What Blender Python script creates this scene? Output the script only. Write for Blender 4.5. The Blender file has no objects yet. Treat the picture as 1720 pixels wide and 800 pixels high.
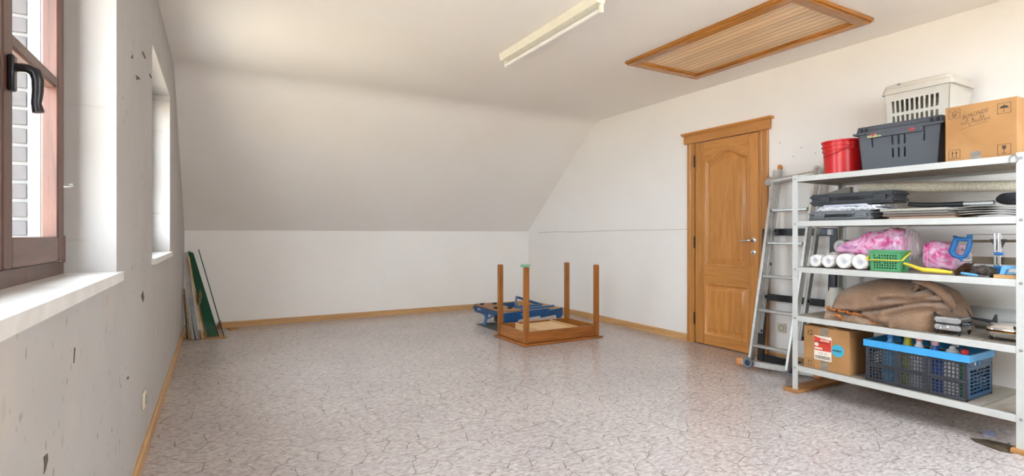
import bpy, bmesh, math, random
from mathutils import Vector, Matrix, noise as mnoise
random.seed(7)
S = bpy.context.scene
COL = S.collection
PI = math.pi

# ------------------------------------------------------------------ camera
cd = bpy.data.cameras.new('camera')
cam = bpy.data.objects.new('camera', cd); COL.objects.link(cam)
cam.location = (0, 0, 1.1)
cam.rotation_euler = (PI/2, 0, -0.5133)
cd.sensor_fit = 'HORIZONTAL'; cd.sensor_width = 36.0
cd.lens = 881.09/1720*36.0
cd.shift_y = -6.3/1720
cd.clip_start = 0.02; cd.clip_end = 200
S.camera = cam

# ------------------------------------------------------------------ world, lights, exposure
W = bpy.data.worlds.new('sky'); S.world = W; W.use_nodes = True
wn = W.node_tree.nodes; wl = W.node_tree.links
bg = wn['Background']
bg.inputs['Color'].default_value = (0.80, 0.90, 1.0, 1)
bg.inputs['Strength'].default_value = 1.0
def portal(name, loc, sy, sz):
    l = bpy.data.lights.new(name, 'AREA'); l.shape = 'RECTANGLE'; l.size = sz; l.size_y = sy
    o = bpy.data.objects.new(name, l); COL.objects.link(o)
    o.location = loc; o.rotation_euler = (0, -PI/2, 0)      # -Z of the lamp looks along +X, into the room
    l.cycles.is_portal = True
    return o
portal('daylight_portal', (-0.66, 1.725, 1.56), 1.28, 1.26)
portal('daylight_portal', (-0.66, 4.228, 1.56), 1.30, 1.26)
def fill_roof_portal(x):                                   # over each roof window added for fill light behind the camera
    l = bpy.data.lights.new('daylight_portal', 'AREA'); l.shape = 'RECTANGLE'; l.size = 1.1; l.size_y = 1.4
    o = bpy.data.objects.new('daylight_portal', l); COL.objects.link(o)
    d = Vector((0, 1.673, 1.407)).normalized(); nrm = Vector((0, -d.z, d.y))
    c = Vector((x, YF_, ZK_))+d*1.15+nrm*.17
    o.location = c; o.rotation_euler = (-nrm).to_track_quat('-Z', 'X').to_euler(); l.cycles.is_portal = True
YF_, ZK_ = -1.08, 1.144
FILL_ROOFX = (1.9, 2.95)  # positions of the added fill-light roof windows
for x in FILL_ROOFX: fill_roof_portal(x)
sun = bpy.data.lights.new('sun', 'SUN'); sun.energy = 3.4; sun.angle = .009; sun.color = (1, .90, .74)
so_ = bpy.data.objects.new('sun', sun); COL.objects.link(so_); so_.rotation_euler = (math.radians(-8), math.radians(38), 0)   # from behind the house
S.view_settings.view_transform = 'Standard'
S.view_settings.look = 'None'
S.view_settings.gamma = 1.0
S.view_settings.use_curve_mapping = False
S.view_settings.exposure = 4.3
S.cycles.max_bounces = 14; S.cycles.diffuse_bounces = 10; S.cycles.transparent_max_bounces = 12
S.cycles.sample_clamp_indirect = 6.0
S.cycles.caustics_reflective = False

# ------------------------------------------------------------------ materials
def new_mat(name):
    m = bpy.data.materials.new(name); m.use_nodes = True
    return m, m.node_tree.nodes, m.node_tree.links, m.node_tree.nodes['Principled BSDF']
def rgb(c): return (c[0], c[1], c[2], 1)
def srgb(r, g, b):
    f = lambda v: (v/255/12.92) if v/255 <= .04045 else ((v/255+.055)/1.055)**2.4
    return (f(r), f(g), f(b))
def ramp(N, stops):
    r = N.new('ShaderNodeValToRGB'); e = r.color_ramp.elements
    while len(e) < len(stops): e.new(0.5)
    for i, (p, c) in enumerate(stops):
        e[i].position = p; e[i].color = rgb(c) if len(c) == 3 else c
    return r
def coords(N, L, scale=(1, 1, 1), rnd=False, kind='Object'):
    t = N.new('ShaderNodeTexCoord'); mp = N.new('ShaderNodeMapping'); mp.inputs['Scale'].default_value = scale
    L.new(t.outputs[kind], mp.inputs['Vector'])
    if rnd:
        oi = N.new('ShaderNodeObjectInfo'); mu = N.new('ShaderNodeMath'); mu.operation = 'MULTIPLY'; mu.inputs[1].default_value = 37.0
        L.new(oi.outputs['Random'], mu.inputs[0]); L.new(mu.outputs[0], mp.inputs['Location'])
    return mp.outputs['Vector']
def noise(N, L, vec, scale, detail=4, rough=.55, dist=0):
    n = N.new('ShaderNodeTexNoise'); n.inputs['Scale'].default_value = scale; n.inputs['Detail'].default_value = detail
    n.inputs['Roughness'].default_value = rough; n.inputs['Distortion'].default_value = dist
    L.new(vec, n.inputs['Vector']); return n
def bump(N, L, B, h, strength=.2, dist=.01):
    b = N.new('ShaderNodeBump'); b.inputs['Strength'].default_value = strength; b.inputs['Distance'].default_value = dist
    L.new(h, b.inputs['Height']); L.new(b.outputs['Normal'], B.inputs['Normal'])
_cache = {}
def plain(name, c, rough=.5, metal=0, var=.08, scale=14, bmp=0, spec=.5):
    """one-colour material with a faint mottling"""
    if name in _cache: return _cache[name]
    m, N, L, B = new_mat(name)
    v = coords(N, L)
    n = noise(N, L, v, scale, 3)
    r = ramp(N, [(.3, [x*(1-var) for x in c]), (.7, [min(1, x*(1+var)) for x in c])])
    L.new(n.outputs['Fac'], r.inputs[0]); L.new(r.outputs[0], B.inputs['Base Color'])
    B.inputs['Roughness'].default_value = rough; B.inputs['Metallic'].default_value = metal
    B.inputs['Specular IOR Level'].default_value = spec
    if bmp: bump(N, L, B, noise(N, L, v, scale*8, 3).outputs['Fac'], bmp, .004)
    _cache[name] = m; return m
def wood(name, c1, c2, axis='z', rough=.4, scale=1.0, strength=1.0):
    if name in _cache: return _cache[name]
    m, N, L, B = new_mat(name)
    s = {'x': (1.2, 16, 16), 'y': (16, 1.2, 16), 'z': (16, 16, 1.2)}[axis]
    v = coords(N, L, tuple(k*scale for k in s), True)
    n = noise(N, L, v, 1.3, 6, .62, 1.2)
    f = noise(N, L, v, 9.0, 4, .6, .3)
    mx = N.new('ShaderNodeMath'); mx.operation = 'MULTIPLY_ADD'; mx.inputs[1].default_value = .35
    L.new(f.outputs['Fac'], mx.inputs[0]); L.new(n.outputs['Fac'], mx.inputs[2])
    mid = [(a+b)/2 for a, b in zip(c1, c2)]
    r = ramp(N, [(.45, c2), (.62, mid), (.82, c1)])
    L.new(mx.outputs[0], r.inputs[0])
    oi = N.new('ShaderNodeObjectInfo'); hs = N.new('ShaderNodeHueSaturation'); mr = N.new('ShaderNodeMapRange')
    mr.inputs['To Min'].default_value = .88; mr.inputs['To Max'].default_value = 1.12
    L.new(oi.outputs['Random'], mr.inputs['Value']); L.new(mr.outputs[0], hs.inputs['Value'])
    L.new(r.outputs[0], hs.inputs['Color']); L.new(hs.outputs[0], B.inputs['Base Color'])
    B.inputs['Roughness'].default_value = rough
    bump(N, L, B, mx.outputs[0], .12*strength, .003)
    _cache[name] = m; return m
def wall_mat(name, base, stain, specks=0.0, stain_amt=.5, vstreak=False):
    m, N, L, B = new_mat(name)
    v = coords(N, L)
    n1 = noise(N, L, v, 1.1, 5, .6, .4)
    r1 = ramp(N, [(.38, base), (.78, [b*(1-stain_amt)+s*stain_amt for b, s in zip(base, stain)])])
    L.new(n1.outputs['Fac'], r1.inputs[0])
    col = r1.outputs[0]
    if specks:
        sx_ = N.new('ShaderNodeSeparateXYZ'); L.new(v, sx_.inputs[0]); cx_ = N.new('ShaderNodeCombineXYZ')
        zs_ = N.new('ShaderNodeMath'); zs_.operation = 'MULTIPLY'; zs_.inputs[1].default_value = .62; L.new(sx_.outputs['Z'], zs_.inputs[0])
        L.new(sx_.outputs['Y'], cx_.inputs[0]); L.new(zs_.outputs[0], cx_.inputs[1]); vs = cx_.outputs[0]
        nd = noise(N, L, vs, 6, 2)
        mixv = N.new('ShaderNodeMix'); mixv.data_type = 'VECTOR'; mixv.inputs[0].default_value = .05
        L.new(vs, mixv.inputs[4]); L.new(nd.outputs['Color'], mixv.inputs[5])
        for sc, lo, hi, c, a in ((7.5, .02, .06, (.16, .12, .10), .8), (15, .04, .09, (.25, .2, .16), .55), (3.1, .02, .05, (.3, .27, .25), .6), (2.2, .05, .22, (.52, .45, .38), .45)):
            vo = N.new('ShaderNodeTexVoronoi'); vo.voronoi_dimensions = '2D'; vo.inputs['Scale'].default_value = sc
            L.new(mixv.outputs[1], vo.inputs['Vector'])
            rr = ramp(N, [(lo, (1, 1, 1)), (hi, (0, 0, 0))]); L.new(vo.outputs['Distance'], rr.inputs[0])
            nm = noise(N, L, v, 1.7, 3, .7); r3 = ramp(N, [(.42, (0, 0, 0)), (.56, (1, 1, 1))]); L.new(nm.outputs['Fac'], r3.inputs[0])
            mu = N.new('ShaderNodeMath'); mu.operation = 'MULTIPLY'; L.new(rr.outputs[0], mu.inputs[0]); L.new(r3.outputs[0], mu.inputs[1])
            mu2 = N.new('ShaderNodeMath'); mu2.operation = 'MULTIPLY'; mu2.inputs[1].default_value = a*specks; L.new(mu.outputs[0], mu2.inputs[0])
            mx = N.new('ShaderNodeMix'); mx.data_type = 'RGBA'; L.new(mu2.outputs[0], mx.inputs[0]); L.new(col, mx.inputs[6]); mx.inputs[7].default_value = rgb(c)
            col = mx.outputs[2]
    L.new(col, B.inputs['Base Color'])
    B.inputs['Roughness'].default_value = .75; B.inputs['Specular IOR Level'].default_value = .3
    nb = noise(N, L, v, 45, 4); bump(N, L, B, nb.outputs['Fac'], .12, .004)
    return m
def floor_mat():
    m, N, L, B = new_mat('vinyl_floor')
    v = coords(N, L)
    sv = coords(N, L, (30, 62, 1))
    ns = noise(N, L, sv, 1.0, 5, .65, .6)
    r = ramp(N, [(.30, (.26, .215, .205)), (.46, (.43, .38, .365)), (.58, (.52, .47, .455)), (.75, (.68, .64, .62))])
    L.new(ns.outputs['Fac'], r.inputs[0])
    # broad tone changes
    nb = noise(N, L, v, 1.6, 3); rb = ramp(N, [(.3, (.92, .90, .90)), (.7, (1.06, 1.05, 1.03))]); L.new(nb.outputs['Fac'], rb.inputs[0])
    m1 = N.new('ShaderNodeMix'); m1.data_type = 'RGBA'; m1.blend_type = 'MULTIPLY'; m1.inputs[0].default_value = 1
    L.new(r.outputs[0], m1.inputs[6]); L.new(rb.outputs[0], m1.inputs[7])
    # branching crack print
    nd = noise(N, L, v, 7, 3, .5)
    mv = N.new('ShaderNodeMix'); mv.data_type = 'VECTOR'; mv.inputs[0].default_value = .045
    L.new(v, mv.inputs[4]); L.new(nd.outputs['Color'], mv.inputs[5])
    vo = N.new('ShaderNodeTexVoronoi'); vo.voronoi_dimensions = '2D'; vo.feature = 'DISTANCE_TO_EDGE'; vo.inputs['Scale'].default_value = 8.5
    L.new(mv.outputs[1], vo.inputs['Vector'])
    rc = ramp(N, [(.008, (1, 1, 1)), (.03, (0, 0, 0))]); L.new(vo.outputs['Distance'], rc.inputs[0])
    nm = noise(N, L, v, 10, 2); rm = ramp(N, [(.43, (0, 0, 0)), (.56, (1, 1, 1))]); L.new(nm.outputs['Fac'], rm.inputs[0])
    mu = N.new('ShaderNodeMath'); mu.operation = 'MULTIPLY'; L.new(rc.outputs[0], mu.inputs[0]); L.new(rm.outputs[0], mu.inputs[1])
    mu2 = N.new('ShaderNodeMath'); mu2.operation = 'MULTIPLY'; mu2.inputs[1].default_value = .70; L.new(mu.outputs[0], mu2.inputs[0])
    m2 = N.new('ShaderNodeMix'); m2.data_type = 'RGBA'; L.new(mu2.outputs[0], m2.inputs[0]); L.new(m1.outputs[2], m2.inputs[6]); m2.inputs[7].default_value = (.10, .07, .05, 1)
    L.new(m2.outputs[2], B.inputs['Base Color'])
    B.inputs['Roughness'].default_value = .24
    B.inputs['Specular IOR Level'].default_value = .5
    bump(N, L, B, ns.outputs['Fac'], .05, .002)
    return m
def glass_mat(name='pane_glass', tint=(.97, .98, .98), ior=1.35):
    m, N, L, B = new_mat(name); N.remove(B)
    out = N['Material Output']; tr = N.new('ShaderNodeBsdfTransparent'); tr.inputs[0].default_value = rgb(tint)
    gl = N.new('ShaderNodeBsdfGlossy'); gl.inputs['Roughness'].default_value = .02
    fr = N.new('ShaderNodeFresnel'); fr.inputs['IOR'].default_value = ior
    ge = N.new('ShaderNodeNewGeometry'); iv = N.new('ShaderNodeMath'); iv.operation = 'SUBTRACT'; iv.inputs[0].default_value = 1; L.new(ge.outputs['Backfacing'], iv.inputs[1])
    fm = N.new('ShaderNodeMath'); fm.operation = 'MULTIPLY'; L.new(fr.outputs[0], fm.inputs[0]); L.new(iv.outputs[0], fm.inputs[1])   # reflect where light enters the pane, not again inside it
    mx = N.new('ShaderNodeMixShader'); L.new(fm.outputs[0], mx.inputs[0]); L.new(tr.outputs[0], mx.inputs[1]); L.new(gl.outputs[0], mx.inputs[2])
    L.new(mx.outputs[0], out.inputs['Surface']); return m
def film_mat(name, c, alpha):
    m, N, L, B = new_mat(name); out = N['Material Output']
    B.inputs['Base Color'].default_value = rgb(c); B.inputs['Roughness'].default_value = .12
    v = coords(N, L); n = noise(N, L, v, 40, 4, .6, 1.5); bump(N, L, B, n.outputs['Fac'], .5, .01)
    tr = N.new('ShaderNodeBsdfTransparent'); mx = N.new('ShaderNodeMixShader'); mx.inputs[0].default_value = alpha
    L.new(tr.outputs[0], mx.inputs[1]); L.new(B.outputs[0], mx.inputs[2]); L.new(mx.outputs[0], out.inputs['Surface'])
    return m
def mottled(name, cols, scale=12, rough=.4, dist=1.5, stretch=(1, 1, 1), bmp=.2):
    m, N, L, B = new_mat(name); v = coords(N, L, stretch); n = noise(N, L, v, scale, 3, .5, dist)
    r = ramp(N, cols); L.new(n.outputs['Fac'], r.inputs[0]); L.new(r.outputs[0], B.inputs['Base Color'])
    B.inputs['Roughness'].default_value = rough; bump(N, L, B, n.outputs['Fac'], bmp, .01); return m

M_WALL = wall_mat('plaster_white', (.885, .865, .83), (.80, .76, .70), .0, .4)
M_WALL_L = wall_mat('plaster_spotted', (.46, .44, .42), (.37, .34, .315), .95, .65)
M_CEIL = wall_mat('plaster_ceiling', (.86, .83, .785), (.82, .76, .68), .0, .5)
M_FLOOR = floor_mat()
M_GLASS = glass_mat()
OAK = dict(c1=srgb(204, 144, 78), c2=srgb(176, 114, 50))
M_OAK_Z = wood('oak_upright', OAK['c1'], OAK['c2'], 'z', .35)
M_OAK_Y = wood('oak_lengthways', OAK['c1'], OAK['c2'], 'y', .35)
M_OAK_X = wood('oak_crossways', OAK['c1'], OAK['c2'], 'x', .35)
M_SKIRT_X = wood('skirting_oak_crossways', srgb(206, 164, 112), srgb(176, 130, 80), 'x', .45)
M_SKIRT_Y = wood('skirting_oak_lengthways', srgb(206, 164, 112), srgb(176, 130, 80), 'y', .45)
M_HATCH_X = wood('hatch_wood_crossways', srgb(188, 126, 52), srgb(136, 82, 28), 'x', .25)
M_HATCH_Y = wood('hatch_wood_lengthways', srgb(188, 126, 52), srgb(136, 82, 28), 'y', .25)
M_PLANK = wood('pale_pine', srgb(240, 206, 162), srgb(222, 180, 130), 'y', .35)
M_WIN_Z = wood('window_wood_upright', srgb(98, 62, 48), srgb(66, 45, 38), 'z', .4)
M_WIN_Y = wood('window_wood_lengthways', srgb(110, 80, 68), srgb(74, 54, 48), 'y', .4)
M_STONE = mottled('sill_stone', [(.3, (.62, .59, .55)), (.7, (.76, .74, .71))], 7, .35, .8, (1, 1, 1), .02)
M_WMETAL = plain('white_enamel', srgb(192, 192, 187), .4, 0, .05, 10)
M_ALU = plain('aluminium', (.62, .62, .60), .38, .85, .1, 30)
M_CHROME = plain('chrome', (.78, .78, .78), .14, 1, .03)
M_STEEL = plain('bolt_steel', (.35, .35, .34), .4, .8)
M_BLACKP = plain('black_plastic', (.018, .018, .02), .45, 0, .2)
M_BLACKW = plain('black_lacquer', (.014, .014, .017), .38, 0, .2)
M_CARD = mottled('cardboard', [(.3, srgb(164, 118, 70)), (.7, srgb(180, 134, 84))], 5, .75, .3, (1, 1, 1), .05)
M_INK = plain('print_ink', (.05, .035, .025), .7)
M_INKG = plain('grey_ink', (.20, .20, .19), .7)
M_TAPE = mottled('grey_tape', [(.35, srgb(120, 110, 100)), (.65, srgb(150, 138, 124))], 60, .35, .5, (1, .3, 1), .05)

# ------------------------------------------------------------------ mesh builder
class MB:
    def __init__(s, M=None):
        s.bm = bmesh.new(); s.M = M or Matrix.Identity(4)
    def _add(s, b2, M=None):
        me = bpy.data.meshes.new('t'); b2.to_mesh(me); b2.free()
        me.transform(s.M @ M if M is not None else s.M)
        s.bm.from_mesh(me); bpy.data.meshes.remove(me); return s
    def box(s, a, b, bev=0, M=None, seg=1):
        b2 = bmesh.new(); bmesh.ops.create_cube(b2, size=1)
        a = Vector(a); b = Vector(b); c = (a+b)/2; d = b-a
        for v in b2.verts: v.co = Vector((v.co.x*d.x, v.co.y*d.y, v.co.z*d.z))+c
        if bev: bmesh.ops.bevel(b2, geom=b2.edges[:], offset=bev, segments=seg, affect='EDGES')
        return s._add(b2, M)
    def bar(s, p0, p1, w, d, up=(0, 0, 1), bev=0):
        """box from p0 to p1; w along side axis, d along up-ish axis"""
        p0 = Vector(p0); p1 = Vector(p1); z = (p1-p0); l = z.length; z.normalize()
        x = Vector(up).cross(z)
        if x.length < 1e-5: x = Vector((1, 0, 0)).cross(z)
        x.normalize(); y = z.cross(x)
        M = Matrix((x, y, z)).transposed().to_4x4(); M.translation = p0
        return s.box((-w/2, -d/2, 0), (w/2, d/2, l), bev, M)
    def cyl(s, p0, p1, r, r2=None, seg=20, cap=True):
        p0 = Vector(p0); p1 = Vector(p1); z = p1-p0; l = z.length
        b2 = bmesh.new(); bmesh.ops.create_cone(b2, cap_ends=cap, segments=seg, radius1=r, radius2=r if r2 is None else r2, depth=l)
        M = z.to_track_quat('Z', 'Y').to_matrix().to_4x4(); M.translation = (p0+p1)/2
        return s._add(b2, M)
    def tube(s, pts, r, seg=10, closed=False, flat=1.0, up=(0, 0, 1)):
        pts = [Vector(p) for p in pts]; n = len(pts); rs = r if isinstance(r, (list, tuple)) else [r]*n
        b2 = bmesh.new(); rings = []
        for i, p in enumerate(pts):
            a = pts[i-1] if (i or closed) else p; b = pts[(i+1) % n] if (i < n-1 or closed) else p
            t = (b-a).normalized(); x = Vector(up).cross(t)
            if x.length < 1e-3: x = Vector((1, 0.1, 0)).cross(t)
            x.normalize(); y = t.cross(x)
            rings.append([b2.verts.new(p+x*math.cos(q*2*PI/seg)*rs[i]+y*math.sin(q*2*PI/seg)*rs[i]*flat) for q in range(seg)])
        for i in range(n if closed else n-1):
            A = rings[i]; Bq = rings[(i+1) % n]
            for q in range(seg): b2.faces.new((A[q], A[(q+1) % seg], Bq[(q+1) % seg], Bq[q]))
        if not closed: b2.faces.new(rings[0][::-1]); b2.faces.new(rings[-1])
        bmesh.ops.recalc_face_normals(b2, faces=b2.faces)
        return s._add(b2)
    def lathe(s, prof, base=(0, 0, 0), seg=28, M=None, sx=1, sy=1):
        b2 = bmesh.new(); rings = []
        for r, z in prof:
            if r < 1e-6: rings.append([b2.verts.new((0, 0, z))])
            else: rings.append([b2.verts.new((r*math.cos(q*2*PI/seg)*sx, r*math.sin(q*2*PI/seg)*sy, z)) for q in range(seg)])
        for A, Bq in zip(rings, rings[1:]):
            for q in range(seg):
                k = (q+1) % seg
                if len(A) == 1 and len(Bq) == 1: continue
                if len(A) == 1: b2.faces.new((A[0], Bq[k], Bq[q]))
                elif len(Bq) == 1: b2.faces.new((A[q], A[k], Bq[0]))
                else: b2.faces.new((A[q], A[k], Bq[k], Bq[q]))
        T = Matrix.Translation(Vector(base))
        return s._add(b2, T @ M if M is not None else T)
    def prism(s, poly, axis, lo, hi, M=None):
        """poly in the two other axes (in xyz order), extruded along axis"""
        def P(p, h): return {'x': (h, p[0], p[1]), 'y': (p[0], h, p[1]), 'z': (p[0], p[1], h)}[axis]
        b2 = bmesh.new(); A = [b2.verts.new(P(p, lo)) for p in poly]; Bq = [b2.verts.new(P(p, hi)) for p in poly]
        b2.faces.new(A[::-1]); b2.faces.new(Bq)
        for i in range(len(poly)):
            k = (i+1) % len(poly); b2.faces.new((A[i], A[k], Bq[k], Bq[i]))
        bmesh.ops.recalc_face_normals(b2, faces=b2.faces)
        return s._add(b2, M)
    def loft(s, loops, cap0=False, cap1=True):
        b2 = bmesh.new(); R = [[b2.verts.new(p) for p in lp] for lp in loops]; n = len(R[0])
        for A, Bq in zip(R, R[1:]):
            for q in range(n): b2.faces.new((A[q], A[(q+1) % n], Bq[(q+1) % n], Bq[q]))
        if cap0: b2.faces.new(R[0][::-1])
        if cap1: b2.faces.new(R[-1])
        bmesh.ops.recalc_face_normals(b2, faces=b2.faces)
        return s._add(b2)
    def cells(s, us, vs, solid, t, f):
        """one welded slab of cells; solid(i,j) tells which cells are filled; f(u,v,w) maps to space, w in 0..t"""
        b2 = bmesh.new(); V = {}
        def v(i, j, k):
            if (i, j, k) not in V: V[(i, j, k)] = b2.verts.new(f(us[i], vs[j], k*t))
            return V[(i, j, k)]
        nu, nv = len(us)-1, len(vs)-1
        ok = lambda i, j: 0 <= i < nu and 0 <= j < nv and solid(i, j)
        for i in range(nu):
            for j in range(nv):
                if not ok(i, j): continue
                b2.faces.new((v(i, j, 0), v(i, j+1, 0), v(i+1, j+1, 0), v(i+1, j, 0)))
                b2.faces.new((v(i, j, 1), v(i+1, j, 1), v(i+1, j+1, 1), v(i, j+1, 1)))
                for di, dj, a, b in ((-1, 0, (i, j), (i, j+1)), (1, 0, (i+1, j), (i+1, j+1)), (0, -1, (i, j), (i+1, j)), (0, 1, (i, j+1), (i+1, j+1))):
                    if not ok(i+di, j+dj): b2.faces.new((v(*a, 0), v(*b, 0), v(*b, 1), v(*a, 1)))
        bmesh.ops.recalc_face_normals(b2, faces=b2.faces)
        return s._add(b2)
    def ellipsoid(s, c, r, seg=20, rings=12, M=None):
        b2 = bmesh.new(); bmesh.ops.create_uvsphere(b2, u_segments=seg, v_segments=rings, radius=1)
        for v in b2.verts: v.co = Vector((v.co.x*r[0], v.co.y*r[1], v.co.z*r[2]))+Vector(c)
        return s._add(b2, M)
    def fn(s, nu, nv, f, wrap_u=False):
        b2 = bmesh.new(); G = [[b2.verts.new(f(i/(nu if wrap_u else nu-1), j/(nv-1))) for j in range(nv)] for i in range(nu)]
        for i in range(nu if wrap_u else nu-1):
            for j in range(nv-1): b2.faces.new((G[i][j], G[(i+1) % nu][j], G[(i+1) % nu][j+1], G[i][j+1]))
        bmesh.ops.recalc_face_normals(b2, faces=b2.faces)
        return s._add(b2)
def wloc(o):
    v = Vector((0, 0, 0))
    while o is not None: v += Vector(o.location); o = o.parent
    return v
def put(name, mb, mat, parent=None, smooth=40, origin=None):
    """link the builder's mesh as ONE object; the mesh is in world coordinates"""
    me = bpy.data.meshes.new(name); mb.bm.to_mesh(me); mb.bm.free()
    if parent is not None: off = wloc(parent)
    elif origin is not None: off = Vector(origin)
    else:
        xs = [v.co for v in me.vertices]
        lo = Vector((min(c.x for c in xs), min(c.y for c in xs), min(c.z for c in xs))); hi = Vector((max(c.x for c in xs), max(c.y for c in xs), 0))
        off = Vector(((lo.x+hi.x)/2, (lo.y+hi.y)/2, lo.z))
    me.transform(Matrix.Translation(-off))
    if smooth:
        for p in me.polygons: p.use_smooth = True
        me.set_sharp_from_angle(angle=math.radians(smooth))
    me.materials.append(mat)
    o = bpy.data.objects.new(name, me); COL.objects.link(o)
    if parent is not None: o.parent = parent
    else: o.location = off
    return o
def tag(o, label, cat, group=None):
    o['label'] = label; o['category'] = cat
    if group: o['group'] = group
    return o
def thing(name, loc, label, cat, group=None):
    o = bpy.data.objects.new(name, None); COL.objects.link(o); o.location = loc; o.empty_display_size = .05
    return tag(o, label, cat, group)
def struct(name, mb, mat, smooth=30):
    o = put(name, mb, mat, None, smooth, (0, 0, 0)); o['kind'] = 'structure'; return o
def struct_empty(name, loc):
    o = bpy.data.objects.new(name, None); COL.objects.link(o); o.location = loc; o['kind'] = 'structure'; return o
def copy_thing(src, delta, label=None):
    c = src.copy(); COL.objects.link(c); c.location = Vector(src.location)+Vector(delta)
    if label: c['label'] = label
    for ch in src.children:
        d = ch.copy(); COL.objects.link(d); d.parent = c
        for g in ch.children:
            e = g.copy(); COL.objects.link(e); e.parent = d
    return c
def part_copy(src, delta):
    c = src.copy(); COL.objects.link(c); c.parent = src.parent; c.location = Vector(src.location)+Vector(delta); return c
def text_bm(s, size, f, bold=0.0, shear=0.0, align='LEFT'):
    """lettering as flat mesh, mapped by f(u,v)->xyz"""
    cu = bpy.data.curves.new('txt', 'FONT'); cu.body = s; cu.size = size; cu.shear = shear; cu.offset = bold; cu.align_x = align; cu.resolution_u = 2
    o = bpy.data.objects.new('txt', cu); COL.objects.link(o)
    dg = bpy.context.evaluated_depsgraph_get(); me = bpy.data.meshes.new_from_object(o.evaluated_get(dg))
    mb = MB(); 
    for v in me.vertices: v.co = Vector(f(v.co.x, v.co.y))
    mb.bm.from_mesh(me); bpy.data.meshes.remove(me); bpy.data.objects.remove(o); bpy.data.curves.remove(cu)
    return mb
def strokes(mb, lines, w, f):
    """pen strokes: flat ribbons along polylines in (u,v), mapped by f"""
    for ln in lines:
        for (a, b), (c, d) in zip(ln, ln[1:]):
            l = math.hypot(c-a, d-b) or 1e-6; nx, ny = -(d-b)/l*w/2, (c-a)/l*w/2; ex, ey = (c-a)/l*w*.3, (d-b)/l*w*.3
            q = [(a-ex+nx, b-ey+ny), (c+ex+nx, d+ey+ny), (c+ex-nx, d+ey-ny), (a-ex-nx, b-ey-ny)]
            mb.bm.faces.new([mb.bm.verts.new(f(*p)) for p in q])
    return mb
def polyfill(mb, poly, f):
    mb.bm.faces.new([mb.bm.verts.new(f(*p)) for p in poly]); return mb
def circle(cx, cy, r, n=24, a0=0, a1=2*PI, ry=None):
    ry = ry or r
    return [(cx+r*math.cos(a0+(a1-a0)*i/n), cy+ry*math.sin(a0+(a1-a0)*i/n)) for i in range(n+(0 if abs(a1-a0-2*PI) < 1e-6 else 1))]

# ================================================================== SETTING
XL, XR, YB, YF = -.316, 4.25, 7.02, -1.08
ZK, ZC, YK, YK2 = 1.144, 2.551, 5.347, .593
W1 = (1.085, 2.365); W2 = (3.58, 4.88); WZ = (.93, 2.18)

struct('floor', MB().box((-.7, YF-.2, -.12), (XR+.2, YB+.2, 0)), M_FLOOR)
# left wall with the two window openings
ys = [YF-.2, W1[0], W1[1], W2[0], W2[1], YB+.2]; zs = [0, WZ[0], WZ[1], 2.75]
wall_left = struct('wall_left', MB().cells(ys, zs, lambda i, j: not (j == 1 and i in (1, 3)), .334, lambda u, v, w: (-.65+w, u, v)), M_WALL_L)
# right wall with the doorway
DY = (3.005, 3.735); DZ = 2.03
struct('wall_right', MB().cells([YF-.2, DY[0], DY[1], YB+.2], [0, DZ, 2.75], lambda i, j: not (i == 1 and j == 0), .15, lambda u, v, w: (XR+w, u, v)), M_WALL)
struct('wall_back', MB().box((XL, YB, 0), (XR, YB+.15, ZK+.02)), M_WALL)
struct('wall_front', MB().box((XL, YF-.15, 0), (XR, YF, ZK+.02)), M_WALL)
def slope(y0, z0, y1, z1, t=.15):
    d = Vector((y1-y0, z1-z0)).normalized(); n = Vector((-d.y, d.x))
    if n.y < 0: n = -n
    return [(y0, z0), (y1, z1), (y1+n.x*t, z1+n.y*t), (y0+n.x*t, z0+n.y*t)]
sp_ = slope(YB, ZK, YK, ZC); dv = (Vector((YB, ZK))-Vector((YK, ZC))).normalized()*.16; pA = Vector((YK, ZC))+dv; pB = Vector((YK-.16, ZC)); pk_ = Vector((YK, ZC))
arc = [tuple(pA*(1-t_)**2+pk_*2*t_*(1-t_)+pB*t_*t_) for t_ in [i/8 for i in range(9)]]
struct('ceiling_slope_back', MB().prism([sp_[0]]+arc+[(YK-.16, ZC+.15), sp_[2], sp_[3]], 'x', XL, XR), M_CEIL)
_d = Vector((0, YK2-YF, ZC-ZK)); _len = _d.length; _d.normalize(); _n = Vector((0, -_d.z, _d.y))
def on_slope(u, v, w): return Vector((u, YF, ZK))+_d*v+_n*w
RW = sorted([x+d for x in FILL_ROOFX for d in (-.47, .47)]); RV = (.50, 1.85)
struct('ceiling_slope_front', MB().cells([XL, *RW, XR], [0, *RV, _len], lambda i, j: not (j == 1 and i in (1, 3)), .15, on_slope), M_CEIL)  # slope with holes for the added fill-light windows
struct('ceiling', MB().box((XL, YK2, ZC), (XR, YK-.16, ZC+.15)), M_CEIL)
# skirting boards
def skirt(name, poly, axis, lo, hi, m): struct(name, MB().prism(poly, axis, lo, hi), m)
SK = .07
skirt('baseboard_back', [(YB, 0), (YB-.015, 0), (YB-.015, SK-.008), (YB-.009, SK), (YB, SK)], 'x', XL+.34, XR, M_SKIRT_X)
skirt('baseboard_left', [(XL, 0), (XL+.015, 0), (XL+.015, SK-.008), (XL+.009, SK), (XL, SK)], 'y', YF, YB, M_SKIRT_Y)
skirt('baseboard_right', [(XR, 0), (XR-.015, 0), (XR-.015, SK-.008), (XR-.009, SK), (XR, SK)], 'y', 3.835, YB-.016, M_SKIRT_Y)
skirt('baseboard_right_near', [(XR, 0), (XR-.015, 0), (XR-.015, SK-.008), (XR-.009, SK), (XR, SK)], 'y', YF, 2.915, M_SKIRT_Y)
# ground outside, well below the attic
struct('ground', MB().box((-60, -50, -3.3), (-.7, 60, -3.2)), plain('outside_paving', (.42, .37, .30), .9, 0, .15, .6))

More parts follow.
